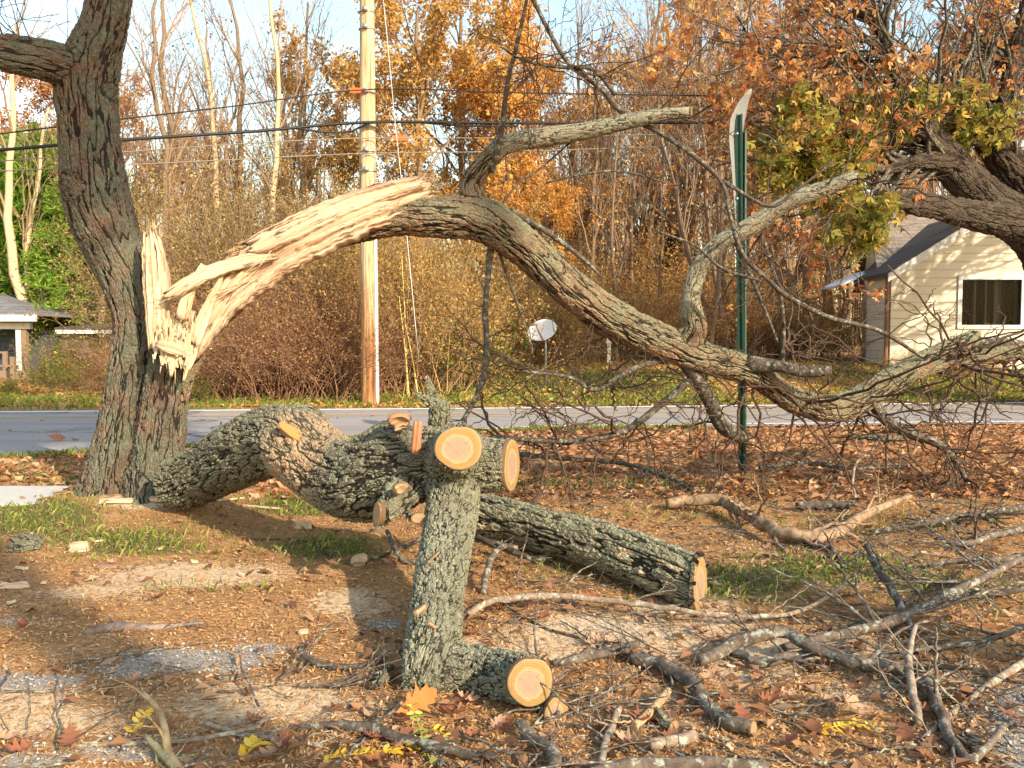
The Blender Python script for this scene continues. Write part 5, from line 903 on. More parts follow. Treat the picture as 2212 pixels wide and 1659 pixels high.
for px, Y, s, lab in ((1180, 26.5, 1.0, 'brown shrub farther behind the satellite dish'), (1330, 27, 1.0, 'brown shrub behind the white marker post'), (1440, 26, .8, 'brown shrub under the grey upright limb'), (1560, 27, .85, 'brown shrub just left of the street sign posts'), (1680, 26.5, .8, 'brown shrub just right of the street sign posts'), (1800, 25, .65, 'brown shrub left of the white house'), (245, 21.5, .42, 'brown shrub left of the upright broken trunk'), (1290, 31, 1.5, 'tall brown shrub deep in the woods right of the orange maple'), (1420, 32, 1.6, 'tall brown shrub among the slim trunks left of the grey upright limb'), (1540, 31, 1.45, 'tall brown shrub among the slim trunks just left of the sign'), (1690, 32, 1.5, 'tall brown shrub among the trunks right of the sign'), (1960, 21.2, .24, 'low dry plant at the left corner of the white house'), (2120, 21.3, .26, 'low dry plant below the white house window'), (2060, 21.0, .2, None)):
    o = copy_tree(bs); o['label'] = lab or 'low dry plant between the other two at the white house wall'; place(o, xat(px, Y), Y, s * 7 % 6, s)
g = Geo(); c0 = gnd(930, 868)
for a, b in (((884, 870, 18.1), (862, 640, 18.1)), ((905, 870, 18.2), (876, 700, 18.2)), ((880, 862, 18.3), (868, 560, 18.4))): g.add(*tube(resample(A([at(*a), at((a[0] + b[0]) / 2 + 2, (a[1] + b[1]) / 2, a[2]), at(*b)]), .2), np.linspace(.022, .008, len(resample(A([at(*a), at((a[0] + b[0]) / 2 + 2, (a[1] + b[1]) / 2, a[2]), at(*b)]), .2))), 6))
tag(g.build('yellow_stalks', twig_mat('yellow_stalk', (.55, .45, .12), (.75, .62, .22))), 'thin yellow stalks standing in the golden shrub right of the pole', 'plant'); bpy.data.objects['yellow_stalks'].name = 'yellow_stalk_plant'

# ------------------------------------------------------------------ litter, grass, chips on the ground
rg = np.random.default_rng(61)
def ground_pts(n, x0, x1, y0, y1, power=1.0):
    y = y0 + (y1 - y0) * rg.random(n) ** power; x = rg.uniform(-1, 1, n) * (.72 * y + .3); ok = (x > x0) & (x < x1); return x[ok], y[ok]
def offroad(x, y): return (y < near_edge(x) - .03) | (y > far_edge(x) + .12)
def scatter(name, label, cat, x, y, size, mat, aspect=.5, flat=.35, lift=.008):
    n = len(x); c = np.stack([x, y, gz(x, y) + lift + rg.random(n) * lift * 1.5], 1); a = rg.uniform(0, 6.28, n); u = np.stack([np.cos(a), np.sin(a), rg.normal(0, flat, n)], 1); u /= np.linalg.norm(u, axis=1)[:, None]; up = np.stack([rg.normal(0, flat, n), rg.normal(0, flat, n), np.ones(n)], 1); v = np.cross(up, u); v /= np.linalg.norm(v, axis=1)[:, None]; w_ = np.cross(u, v); s = size[:, None]; cu = rg.uniform(-.1, .3, (n, 1))
    V = np.stack([c - u * s * .5, c + v * s * aspect * .5 + w_ * s * cu, c + u * s * .5, c - v * s * aspect * .5 + w_ * s * cu], 1).reshape(-1, 3); k = np.arange(n)[:, None] * 4
    return tag(leaves(name, (V, np.hstack([k, k + 1, k + 2, k + 3])), mat, None), label, cat, kind='stuff')
x = np.concatenate([rg.uniform(-9, 12, 160), rg.uniform(-9, 0, 60)]); y = np.where(rg.random(220) < .6, near_edge(x) + .9 * rg.random(220) ** 2.2, near_edge(x) + (far_edge(x) - near_edge(x)) * rg.random(220)); V_ = gz(x, y) * 0 + .02
n_ = len(x); VF = leaf_quads(np.stack([x, y, V_ + .012], 1), rg.uniform(.03, .10, n_), rg, .6); VF[0][:, 2] = np.clip(VF[0][:, 2], .020, .034) + .5 * np.abs(VF[0][:, 2] - .032); tag(leaves('road_leaves', VF, leaf_mat('road_leaf', [(0, (.12, .06, .035)), (.6, (.28, .14, .07)), (1, (.40, .25, .14))], .1), None), 'scattered small dead leaves along the near side of the road', 'leaf litter', kind='stuff')
M['litter'] = leaf_mat('litter_bits', [(0, (.15, .075, .035)), (.22, (.32, .155, .065)), (.5, (.50, .265, .105)), (.75, (.60, .36, .16)), (.9, (.68, .50, .30)), (1, (.24, .20, .17))], .2)
x, y = ground_pts(190000, -9, 9, 1.9, 9.8, 1.25); g_, s_, k_ = masks(x, y); ok = offroad(x, y) & (rg.random(len(x)) > .80 * k_) & (rg.random(len(x)) > .80 * s_) & (rg.random(len(x)) > .6 * g_) & ~((y > 6.2) & (y < 7.02) & (x < -3.75)); x, y = x[ok], y[ok]
scatter('leaf_litter', 'orange brown litter of small dead leaves over the ground', 'leaf litter', x, y, rg.uniform(.010, .036, len(x)) * rg.choice([.6, 1, 1.4], len(x)), M['litter'], .20, .14, .004)
x, y = ground_pts(16000, -11, 13, 6.5, 13, 1.0); ok = offroad(x, y) & ~((y < 7.02) & (x < -3.75)); x, y = x[ok], y[ok]
scatter('verge_leaves', 'larger dead leaves on the grass strip before the road', 'leaf litter', x, y, rg.uniform(.05, .13, len(x)), leaf_mat('verge_leaf', [(0, (.14, .055, .03)), (.4, (.30, .13, .06)), (.75, (.44, .24, .12)), (1, (.52, .36, .24))], .2), .6, .4, .012)
x, y = ground_pts(26000, -22, 22, 16.2, 26, 1.2); ok = offroad(x, y); x, y = x[ok], y[ok]
scatter('yard_leaves', 'fallen yellow and brown leaves over the far yard', 'leaf litter', x, y, rg.uniform(.07, .16, len(x)), leaf_mat('yard_leaf', [(0, (.20, .08, .03)), (.4, (.42, .20, .06)), (.75, (.58, .36, .11)), (1, (.60, .46, .20))], .25), .6, .4, .012)
x, y = ground_pts(85000, -9, 9, 1.9, 8.5, 1.1); g_, s_, k_ = masks(x, y); ok = rg.random(len(x)) < s_ * .9; x, y = x[ok], y[ok]
x, y = ground_pts(4600, -9, 9, 1.9, 7.5, 1.1); g_, s_, k_ = masks(x, y); ok = offroad(x, y) & (rg.random(len(x)) > .7 * k_) & (rg.random(len(x)) > .6 * s_) & (rg.random(len(x)) < np.where(x > -.6, .9, .25)); x, y = x[ok], y[ok]
scatter('leaf_pieces', 'curled brown leaf pieces among the finer litter', 'leaf litter', x, y, rg.uniform(.03, .085, len(x)), leaf_mat('leaf_piece', [(0, (.09, .045, .028)), (.4, (.19, .09, .05)), (.75, (.30, .165, .09)), (1, (.40, .27, .17))], .2), .55, .35, .010)
M['chips'] = leaf_mat('saw_chips', [(0, (.40, .24, .12)), (.4, (.66, .46, .27)), (.8, (.80, .62, .40)), (1, (.88, .74, .52))], .1); scatter('sawdust', 'pale sawdust and chips sprayed over the ground', 'sawdust', x, y, rg.uniform(.008, .024, len(x)), M['chips'], .5, .3, .006)
M['stones'] = leaf_mat('gravel_bits', [(0, (.12, .105, .09)), (.5, (.32, .285, .25)), (.9, (.48, .44, .39)), (1, (.6, .56, .50))], 0); x, y = ground_pts(60000, -6, 6, 1.9, 5.2, 1.1); g_, s_, k_ = masks(x, y); ok = rg.random(len(x)) < k_ * .8; x, y = x[ok], y[ok]; scatter('gravel', 'grey gravel showing between the leaves', 'gravel', x, y, rg.uniform(.006, .016, len(x)), M['stones'], .9, .4, .003)
def blades(name, label, x, y, h, mat):
    n = len(x); a = rg.uniform(0, 6.28, n); d = np.stack([np.cos(a), np.sin(a), 0 * a], 1); q = np.stack([-d[:, 1], d[:, 0], 0 * a], 1); b = np.stack([x, y, gz(x, y) - .004], 1); ln = rg.uniform(.1, .9, n)[:, None] * h[:, None]; w_ = (h * .05)[:, None]; up = A([0, 0, 1.])
    V = np.stack([b - q * w_, b + q * w_, b + d * ln * .4 + up * h[:, None] * .65 + q * w_ * .6, b + d * ln + up * h[:, None] * rg.uniform(.7, 1, n)[:, None]], 1).reshape(-1, 3); k = np.arange(n)[:, None] * 4
    return tag(leaves(name, (V, np.hstack([k, k + 1, k + 2, k + 3])), mat, None), label, 'grass', kind='stuff')
M['grass'] = leaf_mat('grass_blades', [(0, (.07, .115, .02)), (.4, (.14, .19, .035)), (.75, (.24, .26, .06)), (1, (.46, .39, .16))], .35)
x, y = ground_pts(70000, -9, 9, 2.2, 12.0, 1.0); g_, s_, k_ = masks(x, y); ok = offroad(x, y) & (rg.random(len(x)) < g_ * 1.1) & ~((y > 6.2) & (y < 7.02) & (x < -3.75)); x, y = x[ok], y[ok]; blades('lawn_grass', 'short green grass in patches round the fallen wood', x, y, rg.uniform(.025, .075, len(x)), M['grass'])
x = rg.uniform(-16, 14, 26000); y = far_edge(x) + .12 + 6 * rg.random(26000) ** 1.6; ok = (rg.random(len(x)) < .2 + masks(x, y)[0]); x, y = x[ok], y[ok]; blades('verge_grass', 'green grass along the far side of the road', x, y, rg.uniform(.06, .20, len(x)), M['grass'])
x = rg.uniform(-9, 3, 5000); y = near_edge(x) - .03 - .22 * rg.random(5000) ** 2; blades('roadside_grass', 'thin grass fringe at the near edge of the road', x, y, rg.uniform(.04, .11, len(x)), M['grass'])

# ------------------------------------------------------------------ oak leaves, chips and loose branches one can point to
def oak_leaf(name, label, L, mat, curl, seed, group=None):
    rg = np.random.default_rng(seed); out = [(0, .012), (.12, .05), (.16, .15), (.21, .17), (.26, .10), (.34, .27), (.39, .28), (.45, .14), (.54, .33), (.60, .33), (.66, .16), (.75, .24), (.80, .23), (.86, .11), (.93, .10), (1.0, .0)]
    q = [(a * L, b * L * rg.uniform(.8, 1.15)) for a, b in out]; V, Fc = [], []
    for k, (a, b) in enumerate(q):
        for s in (-1, 0, 1): V.append((a - L * .5 + (abs(s) * .05 * L if b > .2 * L else 0), s * b, curl * L * ((a / L - .5) ** 2 * 1.2 + (b / L) ** 2 * 2.5 * abs(s)) + .01 * L * math.sin(7 * a / L + s)))
    for k in range(len(q) - 1):
        for s in (0, 1): Fc.append([k * 3 + s, k * 3 + 3 + s, k * 3 + 4 + s, k * 3 + 1 + s])
    V = A(V); n = len(V); g = Geo(); g.add(V, Fc); st = A([[-L * .5, 0, 0], [-L * .62, .01, .01], [-L * .72, .0, .02]]); g.add(*tube(st + A([0, 0, curl * L * .3]), A([.0016, .0014, .0012]) * L / .14, 5))
    return tag(g.build(name, mat, None, True), label, 'leaf', group)
lm = [leaf_mat('oak_leaf_%s' % n, [(0, c), (1, tuple(k * 1.25 for k in c))], .3) for n, c in (('brown', (.24, .105, .06)), ('russet', (.26, .105, .06)), ('tan', (.42, .26, .165)), ('orange', (.42, .17, .055)))]
protos = [oak_leaf('oak_leaf', 'dull brown oak leaf lying on the litter', .14, lm[0], .5, 1, 'brown oak leaves on the ground'), oak_leaf('oak_leaf', 'dark russet oak leaf lying on the litter', .13, lm[1], .8, 2, 'russet oak leaves on the ground'), oak_leaf('oak_leaf', 'pale tan curled oak leaf lying on the litter', .13, lm[2], .9, 3, 'tan oak leaves on the ground')]
RL = np.random.default_rng(9); first = [True] * 3
for k in range(84):
    px = RL.uniform(1000, 2250) if k % 3 else RL.uniform(-20, 1100); py = 1180 + 480 * RL.random() ** .8
    if k % 3 == 0: py = 1480 + 180 * RL.random() if k % 2 else py
    p = gnd(px, py); q = int(RL.integers(0, 3)); o = protos[q] if first[q] else protos[q].copy()
    if not first[q]: COL.objects.link(o)
    first[q] = False; o.location = (p[0], p[1], float(gz(p[0], p[1])) + .022); o.rotation_euler = (RL.normal(0, .16), RL.normal(0, .16), RL.uniform(0, 6.3)); o.scale = (RL.uniform(.45, .9),) * 2 + (RL.uniform(.5, 1.1),)
def one_leaf(px, py, L, m_, rot, label, seed, curl=.6, lift=.03):
    p = gnd(px, py); o = oak_leaf('oak_leaf', label, L, m_, curl, seed); o.location = (p[0], p[1], float(gz(p[0], p[1])) + lift); o.rotation_euler = rot; return o
one_leaf(900, 1548, .155, lm[3], (.9, -.3, .5), 'bright orange oak leaf leaning on the end of the forked branch', 5, .3, .06); one_leaf(968, 1560, .13, lm[1], (.6, .2, 2.6), 'russet oak leaf right beside the bright orange one', 6, .5, .045)
one_leaf(1840, 1562, .15, lm[2], (.55, .1, 1.2), 'large pale tan leaf standing on edge among sticks at lower right', 7, .7, .045)
one_leaf(124, 955, .20, lm[1], (1.0, .2, .3), 'orange brown leaf standing upright on the road', 8, .4, .06); one_leaf(160, 955, .14, lm[0], (.3, .2, 1.3), 'dark leaf flat on the road beside the upright one', 10, .5, .03)
ylm = leaf_mat('yellow_leaflet', [(0, (.62, .34, .03)), (.6, (.78, .50, .06)), (1, (.70, .55, .14))], .35); gym = leaf_mat('green_leaflet', [(0, (.30, .36, .05)), (.6, (.45, .48, .09)), (1, (.62, .56, .14))], .35)
def compound(label, pts, n, L, mat):
    P = resample(A([[*gnd(a, b)[:2], float(gz(*gnd(a, b)[:2])) + c] for a, b, c in pts]), .006); g = Geo(); g.add(*tube(P, np.full(len(P), .0016), 5)); T = np.gradient(P, axis=0); V = []; rg = np.random.default_rng(len(label))
    for k in np.linspace(0, len(P) - 1, n).astype(int):
        t = T[k] / np.linalg.norm(T[k]); s = np.cross(t, [0, 0, 1.]); s /= np.linalg.norm(s)
        for sg in (-1, 1):
            u = s * sg * .8 + t * .45 + A([0, 0, rg.normal(.15, .25)]); u /= np.linalg.norm(u); v = np.cross(u, [0, 0, 1.]) + A([0, 0, rg.normal(0, .4)]); v /= np.linalg.norm(v); l = L * rg.uniform(.75, 1.15); c = P[k]
            pts_ = A([c, c + u * l * .25 + v * l * .20, c + u * l * .65 + v * l * .22, c + u * l, c + u * l * .65 - v * l * .22, c + u * l * .25 - v * l * .20]); b0 = len(V); V.extend(pts_); g.add(pts_, [[0, 1, 4, 5], [1, 2, 4, 4], [2, 3, 4, 4]])
    return tag(g.build('compound_leaf', mat, None, False), label, 'leaf')
compound('yellow green compound leaf hanging over sticks at bottom centre', [(890, 1555, .06), (905, 1590, .05), (915, 1620, .035), (930, 1652, .02)], 14, .034, gym)
compound('yellow compound leaf lying at the bottom edge left of centre', [(700, 1652, .02), (760, 1648, .03), (830, 1640, .035), (905, 1625, .03)], 17, .036, ylm)
compound('yellow fern like leaf below the large tan leaf at lower right', [(1770, 1592, .02), (1830, 1585, .03), (1890, 1582, .02)], 15, .03, ylm)
compound('small yellow leaf cluster at the lower left on the gravel', [(285, 1605, .03), (300, 1590, .04), (312, 1575, .05)], 5, .035, ylm)
compound('orange yellow leaf curled at the bottom edge left of the sticks', [(525, 1650, .02), (545, 1635, .04), (565, 1620, .03)], 7, .045, ylm)
compound('few yellow leaflets just right of the yellow green leaf', [(935, 1585, .03), (955, 1592, .03), (975, 1600, .02)], 4, .034, ylm)
# riven blocks and bark pieces
def chip(label, px, py, w_, d_, h_, rz, mat, seed, name='wood_chip', tilt=0.):
    rg = np.random.default_rng(seed); p = gnd(px, py); n = 7; a = np.linspace(0, 6.28, n, endpoint=False); ring = np.stack([np.sign(np.cos(a)) * np.abs(np.cos(a)) ** .5 * w_ * .5 * rg.uniform(.85, 1.1, n), np.sin(a) * d_ * .5 * rg.uniform(.75, 1.15, n), rg.normal(0, h_ * .1, n)], 1)
    top = ring * A([.92, .85, 1]) + np.stack([0 * a, 0 * a, h_ + rg.normal(0, h_ * .2, n)], 1); V = np.vstack([ring, top, ring.mean(0), top.mean(0) + [0, 0, h_ * .1]]); f = []
    for i in range(n): j = (i + 1) % n; f += [[i, j, n + j, n + i], [2 * n, j, i, i], [2 * n + 1, n + i, n + j, n + j]]
    g = Geo(); g.add(V, f, V[:, [1, 2, 0]]); o = tag(g.build(name, mat, None, False), label, 'wood chip'); o.location = (p[0], p[1], float(gz(p[0], p[1])) + .006); o.rotation_euler = (tilt, 0, rz); return o
chip('square pale chip lying left of the broken tree', 170, 1185, .13, .10, .03, .2, M['raw'], 1, tilt=.8); chip('pale block under the bent middle of the fallen limb', 655, 1145, .15, .07, .04, -.3, M['raw'], 2); chip('small white chip left of the forked branch', 776, 1222, .10, .08, .045, .5, M['raw_pale'], 3, tilt=.4)
chip('flat orange tan chip at the left edge', 28, 1262, .16, .06, .02, .1, M['raw'], 4); chip('narrow chip right of the square pale one', 207, 1172, .09, .02, .01, .4, M['raw_pale'], 5); chip('short pale chip at the far left on grass', 48, 1223, .09, .03, .015, -.2, M['raw_pale'], 6)
chip('long pale splinter lying under the fallen limb', 560, 1102, .40, .025, .012, -.35, M['raw_pale'], 7, 'wood_splinter'); chip('thin pale splinter meeting the long one', 500, 1090, .24, .02, .01, .6, M['raw_pale'], 8, 'wood_splinter'); chip('torn bright chunk at the foot of the broken tree', 255, 1103, .28, .08, .03, .15, M['raw'], 9, 'wood_splinter'); chip('tan splinter right of the torn chunk at the tree foot', 330, 1100, .22, .05, .03, -.2, M['raw'], 10, 'wood_splinter')
chip('brown curl of bark on the litter at left', 230, 1222, .14, .04, .02, 0, plain('bark_piece', (.22, .13, .09), .9, .3), 11, 'bark_piece'); chip('pale stone chip on the gravel left of the forked branch', 655, 1368, .05, .03, .015, 0, M['raw_pale'], 12); chip('grey mossy chunk at the left edge on grass', 55, 1185, .20, .09, .07, .3, M['front'], 13, 'bark_piece')
rg = np.random.default_rng(71); cp0 = chip('small pale wood chip scattered on the ground', 420, 1215, .05, .03, .012, 0, M['raw_pale'], 20); cp0['group'] = 'small chips scattered round the stump'
for k in range(70):
    px, py = rg.uniform(20, 2150), rg.uniform(1095, 1640); p = gnd(px, py)
    if abs(px - 300) < 110 and py < 1110: continue
    o = cp0.copy(); COL.objects.link(o); o.location = (p[0], p[1], float(gz(p[0], p[1])) + .008); o.rotation_euler = (rg.normal(0, .4), rg.normal(0, .4), rg.uniform(0, 6.3)); s = rg.uniform(.35, 1.1); o.scale = (s, s * rg.uniform(.5, 1.2), s)
def ground_branch(label, pts, mat, twigs=0, seed=0, face=None, name='fallen_branch', cat='branch', tl=.3):
    """rows (px, py of its contact line, width px, height above the ground in m)"""
    q = []
    for a, b, c, h in pts:
        # the pixel is the branch's own centre: find the ground point so that centre height = h + radius
        p = gnd(a, b); r = .5 * c * p[1] / F; p = gnd(a, b, h + r + .004); r = .5 * c * p[1] / F; q.append([*p, r])
    q = resample(A(q), .02); P, R = q[:, :3], np.maximum(q[:, 3], .0015); rg = np.random.default_rng(seed + 100); P = P + (vnoise(np.arange(len(P)) * .35, np.full(len(P), seed)) - .5)[:, None] * A([.5, .2, .35]) * R[:, None] * 1.3
    g = Geo(); g.add(*tube(P, R * (1 + .18 * (vnoise(np.arange(len(P)) * .8, np.full(len(P), seed + 5)) - .5)), 12, .05, True, seed * 2.7, seed))
    if twigs:
        i = rg.integers(len(P) // 6, len(P), twigs); T = np.gradient(P, axis=0); T /= np.linalg.norm(T, axis=1)[:, None]; d = T[i] * .7 + rg.normal(0, .6, (twigs, 3)); d[:, 2] *= .5; d /= np.linalg.norm(d, axis=1)[:, None]
        w1 = walk(P[i], d, tl * rg.uniform(.4, 1.2, twigs), R[i] * .4, 9, .18, .4, True, rg); w2 = grow(*w1, 3, tl * .45, .8, (0, 0, 0), 6, .25, .65, .4, .2, 1, True, rg); g.add(*tubes(*w1, 6)); g.add(*tubes(*w2, 4))
    o = tag(g.build(name, mat), label, cat)
    if face: end_face((P, R), M[face], o, seed=seed, k=.95)
    return o
D, T_, ST = M['stick_dark'], M['twig_pale'], M['stick']
ground_branch('forked grey branch arching over sawdust at right, ending at the lower right corner', [(1508, 1428, 26, 0), (1560, 1405, 28, .01), (1588, 1385, 30, .03), (1630, 1376, 28, .05), (1690, 1366, 28, .06), (1730, 1384, 28, .05), (1790, 1412, 29, .03), (1860, 1432, 28, .03), (1935, 1440, 27, .03), (1990, 1448, 27, .03), (2015, 1500, 26, .02), (2040, 1560, 26, .01), (2062, 1610, 25, .0), (2092, 1642, 22, 0), (2130, 1615, 17, .02), (2172, 1566, 14, .05)], ST, 9, 1, tl=.35)
ground_branch('short lichened prong lying under the forked grey branch', [(1580, 1408, 20, 0), (1640, 1428, 23, 0), (1700, 1420, 22, 0), (1765, 1408, 18, .01)], ST, 3, 2)
ground_branch('long grey branch rising right behind the forked one', [(1690, 1400, 16, 0), (1780, 1378, 20, .02), (1850, 1362, 22, .03), (1950, 1335, 24, .05), (2040, 1290, 24, .08), (2120, 1250, 17, .12), (2240, 1190, 12, .16)], ST, 16, 3, tl=.5)
ground_branch('mossy short branch with a fresh yellow cut end at lower right', [(1362, 1418, 26, 0), (1420, 1432, 30, .0), (1480, 1462, 32, 0), (1512, 1500, 32, 0), (1548, 1540, 33, 0), (1590, 1566, 34, 0), (1622, 1578, 35, 0)], ST, 4, 4, 'face2', tl=.2)
ground_branch('long thin brown branch curving across the sawdust patch', [(1008, 1330, 17, 0), (1050, 1303, 16, .03), (1110, 1292, 15, .05), (1200, 1288, 14, .05), (1330, 1298, 13, .04), (1500, 1322, 12, .03), (1600, 1331, 11, .02), (1690, 1328, 10, .02), (1760, 1306, 9, .04), (1832, 1258, 7, .08)], T_, 5, 5)
ground_branch('thin dark twig drooping below the long brown branch', [(1075, 1296, 6, .03), (1130, 1332, 6, .01), (1200, 1365, 6, 0), (1300, 1385, 5, 0), (1370, 1392, 5, 0)], D, 4, 6, tl=.15)
ground_branch('forked grey stick standing below the cut log', [(1046, 1280, 15, 0), (1052, 1235, 15, .05), (1068, 1195, 14, .10), (1090, 1180, 12, .12), (1118, 1182, 10, .12)], ST, 3, 7, 'face2', tl=.2)
ground_branch('dark stick crossing behind the forked branch near the cut log', [(1030, 1160, 13, .06), (1080, 1178, 12, .05), (1140, 1205, 11, .03), (1200, 1210, 9, .0)], D, 4, 8, tl=.25)
ground_branch('peeled branch showing bare tan wood beside the street sign foot', [(1440, 1088, 22, .02), (1500, 1080, 24, .04), (1570, 1086, 26, .04), (1620, 1115, 26, .03), (1680, 1148, 28, .02), (1745, 1158, 28, .02), (1810, 1150, 26, .02), (1870, 1110, 20, .06), (1965, 1072, 12, .14)], twig_mat('peeled_wood', (.15, .095, .06), (.33, .225, .135)), 12, 9, tl=.5)
ground_branch('dark crooked branch under the peeled one', [(1690, 1150, 16, 0), (1760, 1172, 18, 0), (1800, 1195, 17, 0), (1822, 1230, 13, 0)], D, 8, 10, tl=.3)
ground_branch('brown straight stick standing up out of the brush at right', [(1972, 1372, 16, .02), (1955, 1330, 17, .06), (1930, 1280, 18, .11), (1900, 1230, 17, .17), (1872, 1182, 16, .22)], D, 3, 11, 'face2', tl=.3)
ground_branch('pale broken stick leaning across the forked grey branch', [(1988, 1565, 17, .0), (1972, 1500, 18, .05), (1962, 1440, 17, .09), (1968, 1390, 12, .12), (1978, 1350, 9, .14)], T_, 2, 12, 'face2', tl=.2)
ground_branch('thick crooked grey stick at the bottom edge below the sawn branch', [(1128, 1560, 26, .02), (1145, 1590, 27, .0), (1175, 1605, 28, .01), (1196, 1630, 30, .01), (1190, 1690, 30, .0)], ST, 2, 13, tl=.2)
ground_branch('slim pale lichened stick at the bottom, right of centre', [(1340, 1528, 14, .03), (1322, 1570, 16, .01), (1305, 1620, 17, 0), (1296, 1680, 17, 0)], M['twig_pale'], 3, 14, tl=.2)
ground_branch('pale straight stick lying below the mossy short branch', [(1444, 1492, 17, .02), (1410, 1532, 20, .01), (1368, 1572, 20, 0)], twig_mat('bare_tan_stick', (.28, .17, .085), (.42, .29, .165)), 3, 15, 'face2', tl=.2)
ground_branch('short stub of log with cut end at lower right of centre', [(1412, 1540, 30, 0), (1436, 1560, 30, 0), (1452, 1572, 28, 0)], M['cutlog'], 0, 16, 'face2')
ground_branch('short pale billet lying near the bottom right of centre', [(1398, 1612, 26, 0), (1450, 1600, 27, 0), (1500, 1590, 26, 0)], M['twig_pale'], 0, 17, 'face2')
ground_branch('mossy stick along the bottom edge right of centre', [(1280, 1668, 30, 0), (1400, 1652, 32, 0), (1520, 1648, 32, 0), (1660, 1660, 30, 0)], ST, 2, 18, tl=.2)
ground_branch('long dark stick lying left of the orange leaf at the bottom', [(640, 1575, 12, 0), (720, 1568, 18, 0), (800, 1572, 26, 0), (870, 1600, 24, 0), (960, 1620, 22, 0), (1060, 1640, 18, 0)], D, 10, 19, tl=.3)
ground_branch('pale forked twig standing at lower left', [(388, 1668, 20, 0), (365, 1625, 18, .02), (358, 1590, 17, .06), (350, 1555, 15, .09), (330, 1520, 13, .12), (306, 1494, 11, .15)], twig_mat('tan_twig', (.20, .14, .075), (.33, .25, .14)), 3, 20, tl=.2)
ground_branch('mossy twig crossing the pale forked twig at lower left', [(315, 1588, 12, .06), (345, 1625, 16, .02), (380, 1660, 19, 0)], twig_mat('mossy_twig', (.15, .14, .075), (.25, .23, .14), (.32, .32, .2)), 2, 21, tl=.15)
ground_branch('long thin twig across the lower left litter', [(20, 1610, 9, 0), (150, 1612, 9, 0), (300, 1606, 10, 0), (430, 1596, 10, .01), (560, 1570, 9, .02)], T_, 6, 22, tl=.25)
ground_branch('tan twig lying right of the pale forked twig', [(442, 1560, 10, .02), (520, 1585, 11, .0), (620, 1600, 12, .0), (700, 1610, 11, 0)], T_, 5, 23, tl=.2)
ground_branch('weathered flat piece of bark and stick left on the litter', [(185, 1367, 15, 0), (250, 1357, 24, 0), (300, 1358, 22, 0), (380, 1352, 10, 0), (440, 1346, 6, 0)], twig_mat('weathered_stick', (.13, .095, .075), (.24, .19, .155)), 3, 24, tl=.12)
ground_branch('curved dark stick left of the forked branch on gravel', [(648, 1400, 12, .03), (665, 1420, 14, .01), (700, 1435, 14, 0), (760, 1440, 12, 0), (830, 1428, 9, 0)], D, 4, 25, tl=.2)
ground_branch('short dark stick on the gravel at left', [(470, 1462, 11, 0), (510, 1460, 11, 0), (535, 1457, 10, 0)], D, 0, 26)
ground_branch('grey twig fan lying left of the forked branch', [(640, 1482, 9, 0), (720, 1478, 12, 0), (790, 1468, 12, 0), (850, 1440, 11, 0)], ST, 6, 27, tl=.3)
ground_branch('stubby mossy stick end beside the forked branch foot', [(815, 1480, 30, 0), (828, 1460, 28, .0), (840, 1440, 22, 0)], M['log'], 0, 28)
ground_branch('dark thin twig looping over grass left of the forked branch', [(540, 1165, 5, 0), (640, 1166, 5, .0), (690, 1180, 5, 0), (750, 1220, 5, 0), (830, 1198, 7, .01), (910, 1165, 8, .03)], D, 3, 29, tl=.2)
ground_branch('slim grey stick under the fallen limb by its low stubs', [(835, 1148, 10, .1), (850, 1180, 11, .05), (870, 1210, 12, .0), (905, 1215, 12, 0)], ST, 1, 30, tl=.15)
ground_branch('short dark log lying on litter beyond the peeled branch', [(1722, 1092, 17, 0), (1780, 1090, 20, 0), (1840, 1094, 18, 0)], D, 3, 31, tl=.2)
ground_branch('dark log far right before the road', [(1845, 945, 14, 0), (1900, 948, 16, 0), (1945, 946, 15, 0)], M['log'], 0, 32)
ground_branch('bright yellowish split branch at right beside brush', [(1850, 1122, 16, .02), (1900, 1098, 15, .04), (1960, 1078, 10, .08)], twig_mat('yellow_wood', (.34, .22, .08), (.48, .34, .15)), 3, 33, tl=.2)
ground_branch('grey branch entering from the right edge above the grass', [(2260, 1200, 16, .05), (2150, 1208, 14, .04), (2060, 1214, 12, .02), (1990, 1222, 9, 0)], ST, 8, 34, tl=.4)
ground_branch('lichened branch at the right edge low down', [(2230, 1420, 16, .06), (2150, 1470, 15, .03), (2060, 1540, 15, .0), (1990, 1600, 12, 0)], M['twig_pale'], 7, 35, tl=.35)
ground_branch('dark tangled branch at right below the cut grey one', [(2240, 1345, 13, .1), (2120, 1385, 12, .06), (2010, 1400, 12, .02), (1900, 1420, 10, .0)], D, 14, 36, tl=.45)
ground_branch('dark branch along the brush in front of the street sign', [(2250, 1090, 16, .06), (2120, 1110, 15, .04), (1990, 1130, 14, .03), (1880, 1150, 10, 0)], D, 16, 37, tl=.5)
ground_branch('thin dark branch lying across litter right of the cut stubs', [(1110, 980, 11, .12), (1230, 992, 10, .1), (1340, 1000, 10, .06), (1440, 1030, 8, .03), (1500, 1062, 6, 0)], D, 12, 38, tl=.45)
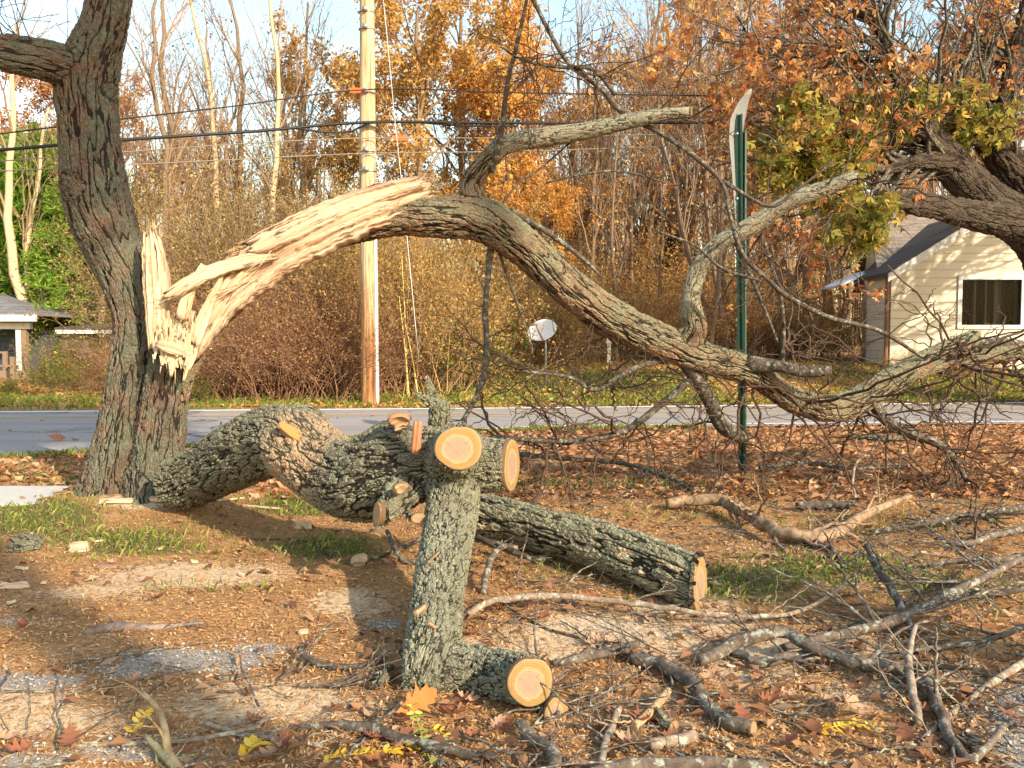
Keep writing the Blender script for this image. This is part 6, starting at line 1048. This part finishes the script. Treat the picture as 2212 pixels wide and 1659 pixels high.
ground_branch('grey crooked branch on litter at far right below the cut log line', [(2250, 1135, 15, .03), (2170, 1150, 15, .02), (2090, 1172, 13, .02), (2020, 1165, 9, .03)], ST, 9, 43, tl=.45)
ground_branch('pale zigzag twig standing up from the litter at right', [(1848, 1075, 6, .0), (1842, 1040, 6, .10), (1850, 1000, 6, .2), (1880, 975, 5, .28), (1900, 950, 4, .36)], M['twig_pale'], 3, 44, tl=.25)
ground_branch('dark twiggy branch lying right of the green grass patch', [(2240, 1265, 14, .05), (2150, 1280, 13, .03), (2060, 1262, 11, .03), (1960, 1250, 8, .02)], D, 12, 45, tl=.45)
ground_branch('slim dark branch in the brush below the lowest bend of the arch', [(1640, 1010, 9, .05), (1740, 1000, 10, .06), (1850, 1012, 9, .04), (1960, 1005, 6, .06)], D, 10, 46, tl=.5)
ground_branch('slim twig rising left of the fallen limb hump', [(440, 985, 5, .1), (462, 950, 5, .25), (478, 912, 4, .4)], D, 2, 39, tl=.15)
ground_branch('dark thick stick behind the mossy short branch', [(1195, 1432, 16, 0), (1260, 1420, 20, 0), (1320, 1408, 22, .01), (1375, 1392, 17, .04)], ST, 4, 40, 'face2', tl=.2)
# loose twigs nobody could count
rg = np.random.default_rng(91); n = 330; px = np.where(rg.random(n) < .86, rg.uniform(1050, 2300, n), rg.uniform(-20, 1100, n)); py = np.where(px > 1050, rg.uniform(960, 1660, n), rg.uniform(1440, 1660, n)); b = A([gnd(a, c, .015) for a, c in zip(px, py)]); ang = rg.uniform(0, 6.28, n); d = np.stack([np.cos(ang), np.sin(ang), rg.normal(.05, .12, n)], 1)
t1 = walk(b, d, rg.uniform(.15, .8, n) * (b[:, 1] / 4) ** .6, rg.uniform(.002, .006, n), 9, .16, .4, True, rg); t2 = grow(*t1, 2, .16, .8, (0, 0, .02), 6, .25, .65, .4, .2, 1, True, rg)
tag(stack((t1, 5), (t2, 3)).build('loose_twigs', M['stick']), 'countless thin twigs strewn over the ground among the branches', 'twigs', kind='stuff')
